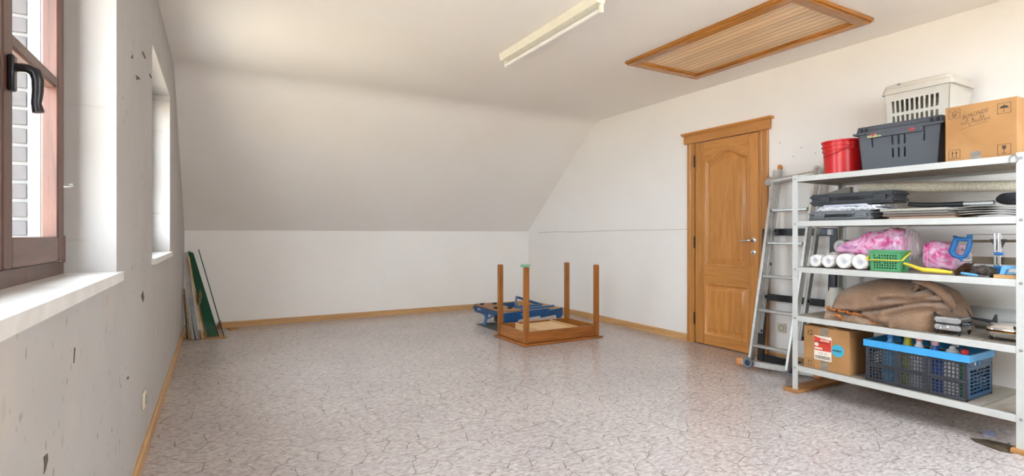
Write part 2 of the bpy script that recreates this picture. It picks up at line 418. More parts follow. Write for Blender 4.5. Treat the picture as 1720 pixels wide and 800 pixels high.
# ---------------------------------------------------------------- windows
M_RAIL = plain('shutter_rail', (.20, .195, .23), .5)
M_BRICK = mottled('outer_brick', [(.3, (.055, .049, .05)), (.7, (.085, .077, .078))], 18, .9, .5)
M_MORTAR = plain('mortar', (.17, .165, .16), .9, 0, .1, 40)
M_HANDLE = plain('handle_bronze', (.02, .018, .02), .3, .3)
def make_window(n, y0, y1):
    w = struct_empty('window_%d' % n, (-.48, (y0+y1)/2, WZ[0]))
    z0, z1 = .963, WZ[1]
    # outer frame: one welded ring
    put('window_frame', MB().cells([y0, y0+.05, y1-.05, y1], [z0, z0+.045, z1-.05, z1], lambda i, j: not (i == 1 and j == 1), .05, lambda u, v, t: (-.514+t, u, v)), M_WIN_Z, w)
    ym = (y0+y1)/2-.02 if n == 1 else (y0+y1)/2
    for k, (a, b) in enumerate(((y0+.02, ym-.006), (ym, y1-.08 if n == 1 else y1-.03))):
        st = .07; zb, zt = 1.012, z1-.035; s = st+.005
        for q0, q1 in ((a, a+st), (b-st, b)):
            put('sash_stile', MB().box((-.492, q0, zb), (-.448, q1, zt), .005), M_WIN_Z, w)
        for q0, q1 in ((zb, zb+.08), (zt-.075, zt)):
            put('sash_rail', MB().box((-.492, a+st, q0), (-.4485, b-st, q1), .004), M_WIN_Y, w)
        put('glazing_bar', MB().box((-.488, a+st, 1.575), (-.4505, b-st, 1.613), .006), M_WIN_Y, w)
        for q0, q1 in ((zb+.08, 1.575), (1.613, zt-.075)):
            put('pane', MB().box((-.474, a+st, q0), (-.470, b-st, q1)), M_GLASS, w)
        if k == 1:   # tilt-and-turn handle on the meeting stile
            h = put('window_handle', MB().box((-.448, a+.022, 1.455), (-.434, a+.05, 1.545), .004), M_HANDLE, w)
            hp = [(-.436, a+.036, 1.515), (-.412, a+.036, 1.515), (-.398, a+.036, 1.508), (-.393, a+.036, 1.49), (-.393, a+.037, 1.46), (-.396, a+.038, 1.43), (-.392, a+.038, 1.408)]
            put('handle_grip', MB().tube(hp, [.011, .012, .014, .013, .012, .011, .013], 10, up=(0, 1, 0)), M_HANDLE, h)
            for hz in (1.05, 2.05):
                put('hinge', MB().cyl((-.452, b+.006, hz-.045), (-.452, b+.006, hz+.045), .007, seg=10), M_WIN_Z, w)
            put('wall_hook', MB().tube([(-.455, b+.03, 1.262), (-.44, b+.03, 1.262), (-.43, b+.03, 1.266), (-.432, b+.03, 1.272), (-.44, b+.03, 1.271)], .0022, 6), M_WMETAL, w)
    # roller-shutter guide outside and the sill board inside
    for q0, q1 in ((y1-.035, y1), (y0, y0+.035)):
        put('shutter_guide', MB().box((-.552, q0, z0), (-.515, q1, z1), .004), M_RAIL, w)
    poly = [(-.468, y0), (-.468, y1), (XL, y1), (XL, y1+.035), (-.298, y1+.035), (-.298, y0-.035), (XL, y0-.035), (XL, y0)]
    sl = put('window_sill', MB().prism(poly, 'z', .929, .963), M_STONE, w)
    put('outer_sill', MB().prism([(-.468, .93), (-.69, .91), (-.69, .94), (-.515, .962), (-.468, .962)], 'y', y0, y1), M_STONE, w)
    # brick reveal outside: mortar bed and single bricks, children of the wall
    put('mortar_bed', MB().box((-.65, y1-.016, .962), (-.553, y1, z1)), M_MORTAR, wall_left)
    first = None
    z = .972; k = 0
    while z+.05 < z1:
        if first is None: first = put('brick', MB().box((-.652, y1-.022, z), (-.556, y1-.010, z+.05), .002), M_BRICK, wall_left); zf = z
        else: c = part_copy(first, (0, 0, z-zf)); c.location.x += random.uniform(-.001, .001)
        z += .062
    return w
make_window(1, *W1)
make_window(2, *W2)
for k, x in enumerate(FILL_ROOFX):                         # roof windows invented behind the camera to fill the room with light
    w = struct_empty('window_%d' % (k+3), tuple(on_slope(x, 1.15, .08)))
    us = [x-.47, x-.41, x+.41, x+.47]; vs = [RV[0], RV[0]+.06, RV[1]-.06, RV[1]]
    put('window_frame', MB().cells(us, vs, lambda i, j: not (i == 1 and j == 1), .06, lambda u, v, t: on_slope(u, v, .05+t)), M_WIN_Y, w)
    put('pane', MB().cells(us[1:3], vs[1:3], lambda i, j: True, .006, lambda u, v, t: on_slope(u, v, .08+t)), M_GLASS, w)

# ---------------------------------------------------------------- door in the right wall
door = struct_empty('door_1', (XR, 3.37, 0))
FX = XR-.012                                   # face of the leaf
def leaf_box(name, y0, y1, z0, z1, m, dx=0): return put(name, MB().box((FX+dx, y0, z0), (FX+.04, y1, z1), .0025), m, door)
leaf_box('door_stile', 3.012, 3.112, .008, 2.02, M_OAK_Z); leaf_box('door_stile', 3.620, 3.728, .008, 2.02, M_OAK_Z)
leaf_box('door_rail', 3.112, 3.620, .008, .098, M_OAK_Y); leaf_box('door_rail', 3.112, 3.620, .625, .785, M_OAK_Y)
def arch(t): return 1.842+.085*(0.5-0.5*math.cos(2*PI*min(1, max(0, (t-.06)/.88))))**.75
n = 22
ap = [(3.112+.508*i/n, arch(i/n)) for i in range(n+1)]
put('door_rail', MB().prism(ap+[(3.620, 2.02), (3.112, 2.02)], 'x', FX, FX+.04), M_OAK_Y, door)
def panel(y0, y1, z0, top):
    """raised-and-fielded panel; top is a list of (y,z) along the upper edge, left to right in y"""
    out = [(y0, z0), (y1, z0)]+[(y, z) for y, z in reversed(top)]
    cy, cz = (y0+y1)/2, (z0+top[0][1])/2
    hw, hh = (y1-y0)/2, (top[0][1]-z0)/2
    def inset(d): return [(cy+(y-cy)*(hw-d)/hw, cz+(z-cz)*(hh-d)/hh) for y, z in out]
    L = [(0, .000), (.010, -.003), (.016, -.001), (.032, .020), (.036, .024), (.044, .024), (.074, .010), (.077, .008), (.080, .008)]
    return MB().loft([[(FX+dx, y, z) for y, z in inset(d)] for d, dx in L])
put('door_panel', panel(3.112, 3.620, .785, ap), M_OAK_Z, door)
put('door_panel', panel(3.112, 3.620, .098, [(3.112+.508*i/8, .625) for i in range(9)]), M_OAK_Z, door)
put('door_light_stop', MB().box((FX+.035, 3.006, .0), (FX+.06, 3.734, 2.028)), M_OAK_Z, door)  # unseen board behind the leaf, carried to the floor to block light
def architrave(y0, y1):
    s = 1 if y1 > 3.4 else -1
    inn, ou = (y0, y1) if s > 0 else (y1, y0)
    pr = [(XR, inn), (XR-.016, inn), (XR-.016, inn+s*.02), (XR-.011, inn+s*.024), (XR-.011, inn+s*.052), (XR-.022, inn+s*.06), (XR-.022, ou-s*.004), (XR-.018, ou), (XR, ou)]
    put('architrave', MB().prism(pr, 'z', 0, 2.026), M_OAK_Z, door)
architrave(3.735, 3.828); architrave(2.920, 3.005)
put('door_head', MB().box((XR-.034, 2.895, 2.026), (XR, 3.862, 2.112), .003), M_OAK_Y, door)
put('door_cornice', MB().prism([(XR, 2.112), (XR-.036, 2.112), (XR-.044, 2.118), (XR-.054, 2.128), (XR-.054, 2.136), (XR, 2.136)], 'y', 2.872, 3.886), M_OAK_Y, door)
for hz in (.25, 1.02, 1.84):
    put('hinge', MB().cyl((XR-.020, 3.732, hz-.06), (XR-.020, 3.732, hz+.06), .008, seg=12), plain('hinge_bronze', (.06, .04, .03), .4, .7), door)
hd = put('door_handle', MB().lathe([(0, 0), (.026, 0), (.026, .006), (.020, .010), (0, .010)], (FX, 3.062, 1.045), 24, Matrix.Rotation(-PI/2, 4, 'Y')), M_CHROME, door)
put('lever', MB().tube([(FX-.008, 3.062, 1.045), (FX-.03, 3.062, 1.045), (FX-.045, 3.068, 1.045), (FX-.05, 3.085, 1.045), (FX-.048, 3.12, 1.043), (FX-.045, 3.155, 1.038), (FX-.042, 3.178, 1.030)], [.010, .009, .010, .010, .009, .008, .006], 10), M_CHROME, hd)
kh = put('key_escutcheon', MB().lathe([(0, 0), (.024, 0), (.024, .005), (.018, .008), (0, .008)], (FX, 3.062, .935), 24, Matrix.Rotation(-PI/2, 4, 'Y')), M_CHROME, door)
put('keyhole', MB().box((FX-.0092, 3.059, .924), (FX-.008, 3.065, .942)), M_BLACKP, kh)

# ---------------------------------------------------------------- loft hatch in the ceiling
hx0, hx1, hy0, hy1 = 2.985, 3.84, 1.87, 3.37
hatch = thing('loft_hatch', (3.41, 2.62, ZC), 'varnished wooden loft hatch with pale plank panel set in the ceiling', 'hatch')
zf = ZC-.036
def hatch_frame(x0, x1, y0, y1, m): put('frame_board', MB().box((x0, y0, zf), (x1, y1, ZC), .004), m, hatch)
FW = .085
hatch_frame(hx0+.012, hx0+FW, hy0+.012, hy1-.012, M_HATCH_Y); hatch_frame(hx1-FW, hx1-.012, hy0+.012, hy1-.012, M_HATCH_Y)
hatch_frame(hx0+FW, hx1-FW, hy0+.012, hy0+FW, M_HATCH_X); hatch_frame(hx0+FW, hx1-FW, hy1-FW, hy1-.012, M_HATCH_X)
for (a, b, m) in (((hx0, hy0), (hx0+.012, hy1), M_HATCH_Y), ((hx1-.012, hy0), (hx1, hy1), M_HATCH_Y), ((hx0+.012, hy0), (hx1-.012, hy0+.012), M_HATCH_X), ((hx0+.012, hy1-.012), (hx1-.012, hy1), M_HATCH_X)):
    put('edge_moulding', MB().box((a[0], a[1], ZC-.024), (b[0], b[1], ZC), .004), m, hatch)
ix0, ix1, iy0, iy1 = hx0+FW, hx1-FW, hy0+FW, hy1-FW
for (a, b, m) in (((ix0, iy0), (ix0+.013, iy1), M_HATCH_Y), ((ix1-.013, iy0), (ix1, iy1), M_HATCH_Y), ((ix0+.013, iy0), (ix1-.013, iy0+.013), M_HATCH_X), ((ix0+.013, iy1-.013), (ix1-.013, iy1), M_HATCH_X)):
    put('inner_bead', MB().box((a[0], a[1], ZC-.026), (b[0], b[1], ZC), .004), m, hatch)
put('backing', MB().box((ix0+.013, iy0+.013, ZC-.0117), (ix1-.013, iy1-.013, ZC)), wood('hatch_groove_shade', srgb(58, 36, 20), srgb(40, 24, 14), 'y', .6), hatch)  # dark colour stands in for the shade in the plank grooves
npk = 11; pw = (ix1-ix0-.026)/npk; fp = None
for i in range(npk):
    if fp is None: fp = put('plank', MB().box((ix0+.013+.0035, iy0+.013, ZC-.0135), (ix0+.013+pw-.0035, iy1-.013, ZC-.0118), .0005), M_PLANK, hatch)
    else: part_copy(fp, (i*pw, 0, 0))

# ---------------------------------------------------------------- fluorescent batten
M_LAMP = plain('batten_enamel', (.80, .78, .66), .4, 0, .03)
lamp = thing('strip_light', (2.03, 3.13, ZC), 'white fluorescent strip light fixed along the ceiling', 'lamp')
put('lamp_body', MB().prism([(1.985, ZC), (1.985, ZC-.012), (1.997, ZC-.052), (2.053, ZC-.052), (2.065, ZC-.012), (2.065, ZC)], 'y', 2.50, 3.735), M_LAMP, lamp)
for yy in (2.515, 3.72):
    put('lamp_holder', MB().box((2.028, yy-.012, ZC-.104), (2.054, yy+.012, ZC-.050), .004), M_LAMP, lamp)
put('lamp_tube', MB().cyl((2.041, 2.528, ZC-.084), (2.041, 3.707, ZC-.084), .0135, seg=16), plain('tube_glass', (.86, .86, .82), .2, 0, .02), lamp)
for yy in (2.62, 2.75, 3.3, 3.42, 3.6):
    put('screw', MB().cyl((2.012, yy, ZC-.0525), (2.012, yy, ZC-.054), .004, seg=8), M_STEEL, lamp)

# ---------------------------------------------------------------- sockets
M_SOCK = plain('socket_cream', (.66, .60, .46), .4)
so = thing('wall_socket', (XR, 2.795, .255), 'cream power socket on the white wall right of the door behind the ladder', 'socket')
put('cover_plate', MB().box((XR-.012, 2.755, .255), (XR, 2.835, .335), .004), M_SOCK, so)
put('socket_well', MB().lathe([(.026, 0), (.024, .003), (.021, .003), (.019, -.006), (0, -.006)], (XR-.012, 2.795, .295), 20, Matrix.Rotation(-PI/2, 4, 'Y')), plain('socket_inner', (.30, .27, .20), .5), so)
put('earth_pin', MB().cyl((XR-.020, 2.795, .306), (XR-.006, 2.795, .306), .003, seg=8), M_STEEL, so)
so = thing('wall_socket', (XL, 3.14, .245), 'cream power socket low on the spotted left wall below the windows', 'socket')
put('cover_plate', MB().box((XL, 3.10, .245), (XL+.012, 3.18, .325), .004), M_SOCK, so)
put('socket_well', MB().lathe([(.026, 0), (.024, .003), (.021, .003), (.019, -.006), (0, -.006)], (XL+.012, 3.14, .285), 20, Matrix.Rotation(PI/2, 4, 'Y')), plain('socket_inner', (.30, .27, .20), .5), so)

#OBJECTS
# helper: real position of a photographed point once its distance (its x) is known
_F, _C, _Sn = 881.09, math.cos(.5133), math.sin(.5133)
def at_x(u, v, x):
    a = u-860; d = (_Sn*_F+_C*a, _C*_F-_Sn*a, 393.7-v); t = x/d[0]
    return Vector((x, d[1]*t, 1.1+d[2]*t))

# ---------------------------------------------------------------- upturned table
TX0, TX1, TY0, TY1 = 2.604, 3.58, 4.377, 5.021
M_TAB_X = wood('table_wood_crossways', srgb(168, 104, 46), srgb(114, 62, 24), 'x', .32)
M_TAB_Y = wood('table_wood_lengthways', srgb(176, 114, 54), srgb(124, 70, 28), 'y', .32)
M_TAB_Z = wood('table_wood_upright', srgb(168, 108, 50), srgb(122, 70, 28), 'z', .32)
M_TAB_IN = wood('table_underside', srgb(120, 58, 34), srgb(84, 36, 22), 'x', .5)
table = thing('wooden_table', ((TX0+TX1)/2, (TY0+TY1)/2, 0), 'varnished wooden table lying upside down on the floor with its legs up', 'table')
put('tabletop', MB().box((TX0, TY0, 0), (TX1, TY1, .022), .004), M_TAB_X, table)
put('underside', MB().box((TX0+.05, TY0+.05, .0222), (TX1-.05, TY1-.05, .026)), M_TAB_IN, table)
lx0, lx1, ly0, ly1 = TX0+.028, TX1-.028, TY0+.028, TY1-.028
for x in (lx0, lx1-.05):
    for y in (ly0, ly1-.05):
        put('leg', MB().box((x, y, .0225), (x+.05, y+.05, .776), .006, seg=2), M_TAB_Z, table)
for y0 in (ly0+.008, ly1-.030):
    put('apron', MB().box((lx0+.05, y0, .026), (lx1-.05, y0+.022, .136), .002), M_TAB_X, table)
for x0 in (lx0+.008, lx1-.030):
    put('apron', MB().box((x0, ly0+.05, .026), (x0+.022, ly1-.05, .136), .002), M_TAB_Y, table)
M_PLY = wood('drawer_plywood', srgb(226, 190, 140), srgb(202, 160, 108), 'y', .5)
dr = put('drawer', MB().cells([2.865, 2.877, 3.262, 3.274], [4.47, 4.482, 4.925, 4.937], lambda i, j: not (i == 1 and j == 1), .085, lambda u, v, w: (u, v, .03+w)), M_TAB_IN, table)
put('drawer_bottom', MB().box((2.866, 4.471, .115), (3.273, 4.936, .121)), M_PLY, dr)
for x in (2.838, 3.286):
    put('drawer_runner', MB().box((x, ly0+.031, .026), (x+.020, ly1-.031, .134), .002), M_PLY, table)
sp = put('sponge', MB().box((2.602, 4.395, .7765), (2.69, 4.462, .802), .007, seg=2), mottled('sponge_green', [(.35, srgb(112, 158, 122)), (.65, srgb(150, 190, 156))], 60, .9, .3, (1, 1, 1), .4))
tag(sp, 'pale green sponge lying on the top of an upturned table leg', 'sponge')

# ---------------------------------------------------------------- folded workbench behind the table
M_BLUE = plain('workbench_blue', srgb(34, 82, 130), .35, .1, .08)
M_BLUE2 = plain('workbench_blue_tube', srgb(58, 104, 150), .35, .1, .08)
M_JAW = wood('workbench_beech', srgb(172, 128, 92), srgb(138, 92, 62), 'y', .6)
mat_ = put('floor_mat', MB().box((2.765, 5.17, 0), (3.28, 5.79, .006)), mottled('carpet_offcut', [(.4, srgb(70, 72, 68)), (.6, srgb(96, 96, 90))], 80, .95, .3))
tag(mat_, 'dark grey carpet offcut on the floor under the folded workbench', 'mat')
wb = thing('folding_workbench', (3.02, 5.70, .006), 'folded blue steel workbench with wooden jaws behind the upturned table', 'workbench')
for x0, x1 in ((2.885, 3.015), (3.02, 3.15)):
    put('jaw', MB().box((x0, 5.36, .186), (x1, 6.11, .206), .004), M_JAW, wb)
for x, y in ((2.935, 5.98), (2.925, 5.58), (3.10, 5.95), (3.085, 5.52)):
    pg = MB().cyl((x, y, .206), (x, y, .214), .022, seg=12); pg.box((x-.030, y-.012, .212), (x+.030, y+.012, .226), .003); put('bench_dog', pg, M_BLACKP, wb)
# channels under the jaws, facing the room
side = MB().prism([(5.34, .184), (6.12, .184), (6.12, .118), (6.06, .105), (5.80, .105), (5.70, .125), (5.34, .095)], 'x', 2.890, 2.898)
put('side_channel', side, M_BLUE, wb)
put('end_channel', MB().prism([(2.90, .184), (3.52, .200), (3.52, .130), (3.40, .12), (2.90, .075)], 'y', 5.330, 5.338), M_BLUE, wb)
put('end_channel', MB().prism([(2.90, .184), (3.50, .196), (3.50, .130), (2.90, .10)], 'y', 6.085, 6.093), M_BLUE, wb)
for y0 in (5.345, 6.05): put('cross_rail', MB().bar((2.90, y0+.015, .15), (3.50, y0+.015, .165), .028, .03, bev=.003), M_BLUE, wb)
# folded leg frames reaching past the jaws
for y0, z0, z1 in ((5.31, .15, .165), (5.42, .19, .195)):
    put('leg_bar', MB().bar((3.12, y0+.02, z0), (3.72, y0+.10, z1), .03, .026, bev=.004), M_BLUE2, wb)
put('leg_bar', MB().bar((3.14, 5.48, .225), (3.44, 5.98, .275), .03, .03, bev=.004), M_BLUE, wb)
put('leg_bar', MB().bar((3.14, 5.48, .222), (3.56, 5.56, .215), .03, .026, bev=.004), M_BLUE2, wb)
put('leg_bar', MB().bar((3.44, 5.98, .275), (3.56, 5.56, .215), .03, .026, bev=.004), M_BLUE, wb)
put('leg_link', MB().prism([(3.40, .13), (3.74, .195), (3.74, .115), (3.70, .04), (3.66, .04), (3.64, .11), (3.42, .09)], 'y', 5.355, 5.363), M_BLUE, wb)
put('foot', MB().box((3.655, 5.335, .006), (3.705, 5.385, .042), .006), M_BLACKP, wb)
put('leg_bracket', MB().prism([(2.93, .10), (3.10, .10), (3.08, .028), (3.03, .028), (3.00, .075)], 'y', 5.345, 5.352), M_BLUE, wb)
put('foot', MB().box((3.025, 5.335, .006), (3.085, 5.37, .030), .004), M_BLACKP, wb)
put('leg', MB().bar((2.905, 5.78, .115), (2.790, 5.62, .010), .036, .016, bev=.003), M_BLUE2, wb)
put('leg_strut', MB().tube([(2.903, 5.90, .11), (2.88, 5.74, .075), (2.86, 5.66, .085), (2.90, 5.60, .12)], .010, 8), M_BLUE2, wb)
put('wheel_knob', MB().cyl((2.875, 5.50, .105), (2.905, 5.50, .105), .042, seg=20), M_BLACKP, wb)
put('crank_handle', MB().tube([(2.94, 6.10, .15), (2.94, 6.16, .15), (2.93, 6.20, .152)], [.010, .010, .017], 10), M_BLACKP, wb)
lg = MB(); fL = lambda u, v: (2.8892, 6.01-u, .128+v)
polyfill(lg, [(.0, .0), (.012, .0), (.018, .022), (.035, .030), (.035, .040), (.012, .038)], fL); polyfill(lg, [(.04, .020), (.085, .020), (.085, .030), (.04, .030)], fL)
put('maker_mark', lg, plain('white_print', (.8, .8, .8), .5), wb, 0)

# ---------------------------------------------------------------- offcuts leaning in the far left corner
M_GREEN = plain('green_lacquer', srgb(28, 84, 58), .35, .2, .1)
M_GREEN2 = plain('dark_green_lacquer', srgb(40, 70, 52), .4, .2, .15)
M_GREYB = plain('grey_board', srgb(168, 164, 160), .6)
M_BROWNB = wood('weathered_strip', srgb(150, 118, 84), srgb(100, 76, 54), 'z', .7)
base = put('cardboard_sheet', MB().prism([(-.300, 6.42), (.085, 6.30), (.10, 6.36), (.02, 6.75), (-.300, 6.80)], 'z', 0, .008), M_CARD)
tag(base, 'flat piece of brown cardboard on the floor under the leaning green strips', 'cardboard')
def strip(name, p0, p1, w, d, m, label, cat, group=None):
    s = put(name, MB().bar(p0, p1, w, d, (0, 1, 0), .001), m, origin=p0); tag(s, label, cat, group); return s
for k in range(5):
    dx = k*.0255
    o_ = strip('metal_strip', (-.085+dx, 6.43-.009*k, .012), (-.272+dx*.36, 6.935-.009*k, .905-.004*k), .0215, .005, M_GREEN, ('first', 'second', 'middle', 'fourth', 'fifth')[k]+' dark green metal strip from the left in the bundle leaning in the corner', 'strip', 'green strips in the corner')
strip('metal_rail', (.072, 6.355, .012), (-.175, 6.92, .925), .010, .012, M_GREEN2, 'thin green rail leaning apart, right of the green strips', 'rail')
strip('grey_board', (-.200, 6.42, .010), (-.296, 6.76, .90), .055, .012, M_GREYB, 'narrow grey board leaning against the left wall beside green strips', 'board')
strip('grey_lath', (-.165, 6.345, .010), (-.245, 6.53, .42), .028, .015, plain('blue_grey_paint', srgb(140, 148, 150), .6), 'short blue-grey lath standing below the grey board in the corner', 'lath')
strip('wooden_lath', (-.120, 6.33, .010), (-.262, 6.68, .86), .016, .02, wood('pale_lath', srgb(208, 178, 120), srgb(170, 136, 84), 'z', .7), 'pale yellow wooden lath between grey board and green strips', 'lath')
strip('wooden_lath', (-.235, 6.33, .010), (-.297, 6.52, .52), .016, .016, M_BROWNB, 'dark brown lath nearest the left wall in the corner bundle', 'lath')
strip('wooden_lath', (-.205, 6.335, .010), (-.283, 6.56, .56), .012, .014, M_GREYB, 'thin light grey lath in front of the brown lath in the corner', 'lath')
strip('wooden_lath', (-.262, 6.42, .010), (-.300, 6.60, .46), .014, .014, M_GREEN2, 'short dark green lath tight against the left wall in the corner', 'lath')
strip('wooden_lath', (-.090, 6.36, .010), (-.205, 6.60, .50), .018, .012, M_BROWNB, 'short weathered brown lath in front of the green strips', 'lath')
gl = put('garden_glove', MB().fn(18, 9, lambda u, v: Vector((-.160+.010*v, 6.50+.06*v-.1, .36+.16*v))+Vector((math.cos(u*2*PI)*.022, math.sin(u*2*PI)*.02, 0))*(math.sin(PI*min(1, v*.92+.08))**.6)*(1+.3*mnoise.noise(Vector((u*5, v*4, 1)))), True), mottled('camo_cloth', [(.4, srgb(60, 62, 42)), (.6, srgb(120, 104, 72))], 30, .9, 1))
tag(gl, 'crumpled olive cloth stuffed between the laths in the corner', 'cloth')
wc = put('wood_scrap', MB().prism([(.105, 6.92), (.18, 6.93), (.23, 6.84), (.14, 6.80)], 'z', 0, .012), M_CARD)
tag(wc, 'torn brown scrap lying on the floor beside the cardboard sheet', 'scrap')
wc = put('wood_block', MB().prism([(-.02, 0), (.06, 0), (.045, .10), (.02, .07)], 'y', 6.93, 6.98), wood('scrap_wood', srgb(168, 110, 66), srgb(120, 74, 42), 'x', .7))
tag(wc, 'reddish brown wooden wedge standing behind the foot of the thin green rail', 'block')

# ---------------------------------------------------------------- ladder and black frame by the door
M_ORANGE = mottled('worn_orange_plastic', [(.35, srgb(196, 120, 62)), (.65, srgb(222, 156, 96))], 30, .6, .5)
lad = thing('folding_ladder', (3.86, 2.6, 0), 'aluminium two-section ladder leaning on the wall between door and shelves', 'ladder')
bx = lambda z: 3.815+(z-.05)*.2215
def rail_pts(y, z0, z1, off): return (bx(z0)+off, y, z0), (bx(z1)+off, y, z1)
M_CAVITY = plain('rail_slot', (.02, .02, .02), .8)
for y0, y1 in ((2.462, 2.438), (2.782, 2.80)):
    a, b = rail_pts(y0, .05, 1.64, 0); b = (b[0], y1, b[2])
    r = put('rail', MB().bar(a, b, .026, .058, (1, 0, 0), .004), M_ALU, lad)
    a, b = rail_pts(y0+(.0 if y0 > 2.6 else -.034), .28, 1.66, .062); b = (b[0], y1+(.005 if y0 > 2.6 else -.03), b[2])
    r2 = put('rail', MB().bar(a, b, .024, .046, (1, 0, 0), .004), M_ALU, lad)
    e = MB().bar((b[0], b[1], b[2]), (b[0]+.009, b[1], b[2]+.035), .028, .05, (1, 0, 0), .006); put('end_cap', e, M_ORANGE, lad)
    s = -1
    for z in (.30, .58, .85, 1.13):   # rung slots in the rear rail
        put('rung_plug', MB().box((bx(z)+.052, y0-.052 if y0 < 2.6 else y0-.014, z-.012), (bx(z)+.072, y0-.045 if y0 < 2.6 else y0-.0125, z+.012)), M_CAVITY, lad)
fr = None
for z in (.19, .475, .753, 1.026, 1.30):
    x = bx(z)
    rung = MB().box((x-.022, 2.470, z-.012), (x+.022, 2.775, z+.012), .006); rung.box((x-.024, 2.470, z+.008), (x+.02, 2.775, z+.014), .002)
    put('rung', rung, M_ALU, lad)
top = MB().cyl((bx(1.56)-.02, 2.40, 1.585), (bx(1.56)-.02, 2.86, 1.545), .024, seg=14); put('hinge_tube', top, M_ALU, lad)
for y, z in ((2.825, 1.548), (2.425, 1.583)):
    hb = MB().prism(circle(bx(1.56)-.015, z, .04, 8), 'y', y-.016, y+.016); put('hinge_joint', hb, M_ALU, lad)
put('lock_hook', MB().tube([(bx(1.5)-.03, 2.425, 1.575), (bx(1.5)-.035, 2.46, 1.56), (bx(1.5)-.02, 2.52, 1.555)], [.016, .012, .006], 8), M_ALU, lad)
put('stabiliser_bar', MB().bar((3.785, 2.85, .046), (3.904, 2.30, .054), .045, .028, (1, 0, 0), .003), M_ALU, lad)
for p, q in (((3.775, 2.884, .045), (3.787, 2.84, .046)), ((3.901, 2.315, .054), (3.912, 2.262, .054))):
    put('foot_cap', MB().bar(p, q, .058, .040, (1, 0, 0), .008), M_ORANGE, lad)
for y in (2.782, 2.455):
    x = 3.785+(2.85-y)*.216
    wl_ = put('wheel', MB().lathe([(.012, -.008), (.040, -.008), (.044, -.003), (.044, .010), (.036, .014), (.030, .010), (.012, .010)], (x-.02, y, .052), 22, Matrix.Rotation(-PI/2, 4, 'Y')), plain('grey_rubber', srgb(120, 124, 130), .6), lad)
    put('wheel_hub', MB().cyl((x-.034, y, .052), (x-.01, y, .052), .022, seg=16), plain('dark_hub', srgb(46, 52, 66), .5), wl_)
# black frame leaning between ladder and wall
bf = thing('black_frame', (4.17, 2.62, 0), 'black empty wooden frame leaning on the wall behind the ladder', 'frame')
fx = lambda z: 4.130+z*.066
for y0, y1 in ((2.30, 2.358), (2.886, 2.944)):
    put('frame_upright', MB().bar((fx(0), (y0+y1)/2, 0.002), (fx(1.15), (y0+y1)/2, 1.148), y1-y0, .03, (1, 0, 0), .003), M_BLACKW, bf)
for z0, z1 in ((.004, .062), (.53, .585), (1.09, 1.148)):
    zc = (z0+z1)/2; put('frame_crossbar', MB().bar((fx(zc), 2.359, zc), (fx(zc), 2.885, zc), z1-z0, .028, (1, 0, 0), .003), M_BLACKW, bf)
stk = MB().bar((fx(1.118)-.0165, 2.33, 1.118), (fx(1.118)-.0165, 2.43, 1.118), .045, .002, (1, 0, 0)); put('tape_strip', stk, plain('steel_blue_tape', srgb(120, 134, 150), .3), bf)
stk = MB().bar((fx(1.118)-.0185, 2.345, 1.118), (fx(1.118)-.0185, 2.375, 1.118), .043, .002, (1, 0, 0)); put('paper_label', stk, plain('label_white', (.78, .78, .78), .5), bf)

# ---------------------------------------------------------------- shelving unit
SX0, SX1, SY0, SY1 = 3.51, 4.11, 1.017, 2.233
TOPS = [1.50, 1.19, .872, .535, .188]
M_BOARD = mottled('hardboard', [(.3, (.27, .225, .175)), (.7, (.36, .31, .25))], 4, .6, .6, (1, 6, 1), .05)
rack = thing('shelving_unit', (3.81, 1.625, .022), 'white metal shelving unit with five cluttered shelves against the right wall', 'shelf')
t = .003; w = .038
for (x, sx) in ((SX0, 1), (SX1, -1)):
    for (y, sy) in ((SY0, 1), (SY1, -1)):
        poly = [(x, y), (x, y+sy*w), (x+sx*t, y+sy*w), (x+sx*t, y+sy*t), (x+sx*w, y+sy*t), (x+sx*w, y)]
        p = put('post', MB().prism(poly, 'z', .022, 1.512), M_WMETAL, rack)
        if sx > 0:
            yc = y+sy*w/2
            for z in TOPS:
                b = MB().lathe([(.0075, 0), (.006, .0035), (0, .005)], (x, yc, z-.017), 10, Matrix.Rotation(-PI/2, 4, 'Y')); put('bolt', b, M_STEEL, p)
for z in TOPS:
    us = [SX0+t, SX0+t+.004, SX1-t-.004, SX1-t]; vs = [SY0+t, SY0+t+.004, SY1-t-.004, SY1-t]
    fr = put('shelf_frame', MB().cells(us, vs, lambda i, j: not (i == 1 and j == 1), .036, lambda u, v, ww: (u, v, z-.0355+ww)), M_WMETAL, rack)
    # front face brought flush between the posts
    put('shelf_lip', MB().box((SX0, SY0+w+.001, z-.036), (SX0+t, SY1-w-.001, z), .0008), M_WMETAL, fr)
    for y0, y1 in ((vs[1], 1.196), (1.204, 1.708), (1.712, vs[2])):
        put('shelf_board', MB().box((us[1]+.0005, y0+.0005, z-.016), (us[2]-.0005, y1-.0005, z-.001)), M_BOARD, fr)
pk = put('wooden_board', MB().box((3.488, 2.180, 0), (4.16, 2.290, .0215), .002), wood('foot_board', srgb(190, 134, 76), srgb(140, 96, 58), 'x', .7))
tag(pk, 'flat wooden board under the far posts of the shelving unit', 'board')
pk = put('wooden_board', MB().box((3.488, .95, 0), (4.16, 1.072, .0215), .002), wood('foot_board', srgb(190, 134, 76), srgb(140, 96, 58), 'x', .7))
tag(pk, 'flat wooden board under the near posts of the shelving unit', 'board')
lp = put('wire_loop', MB().tube([Vector((3.506, 1.062, 1.478))+Vector((0, .016*math.cos(a*PI/8), .022*math.sin(a*PI/8))) for a in range(16)], .0022, 6, True), M_STEEL)
tag(lp, 'dark wire loop hooked round the near front corner of the top shelf', 'wire')

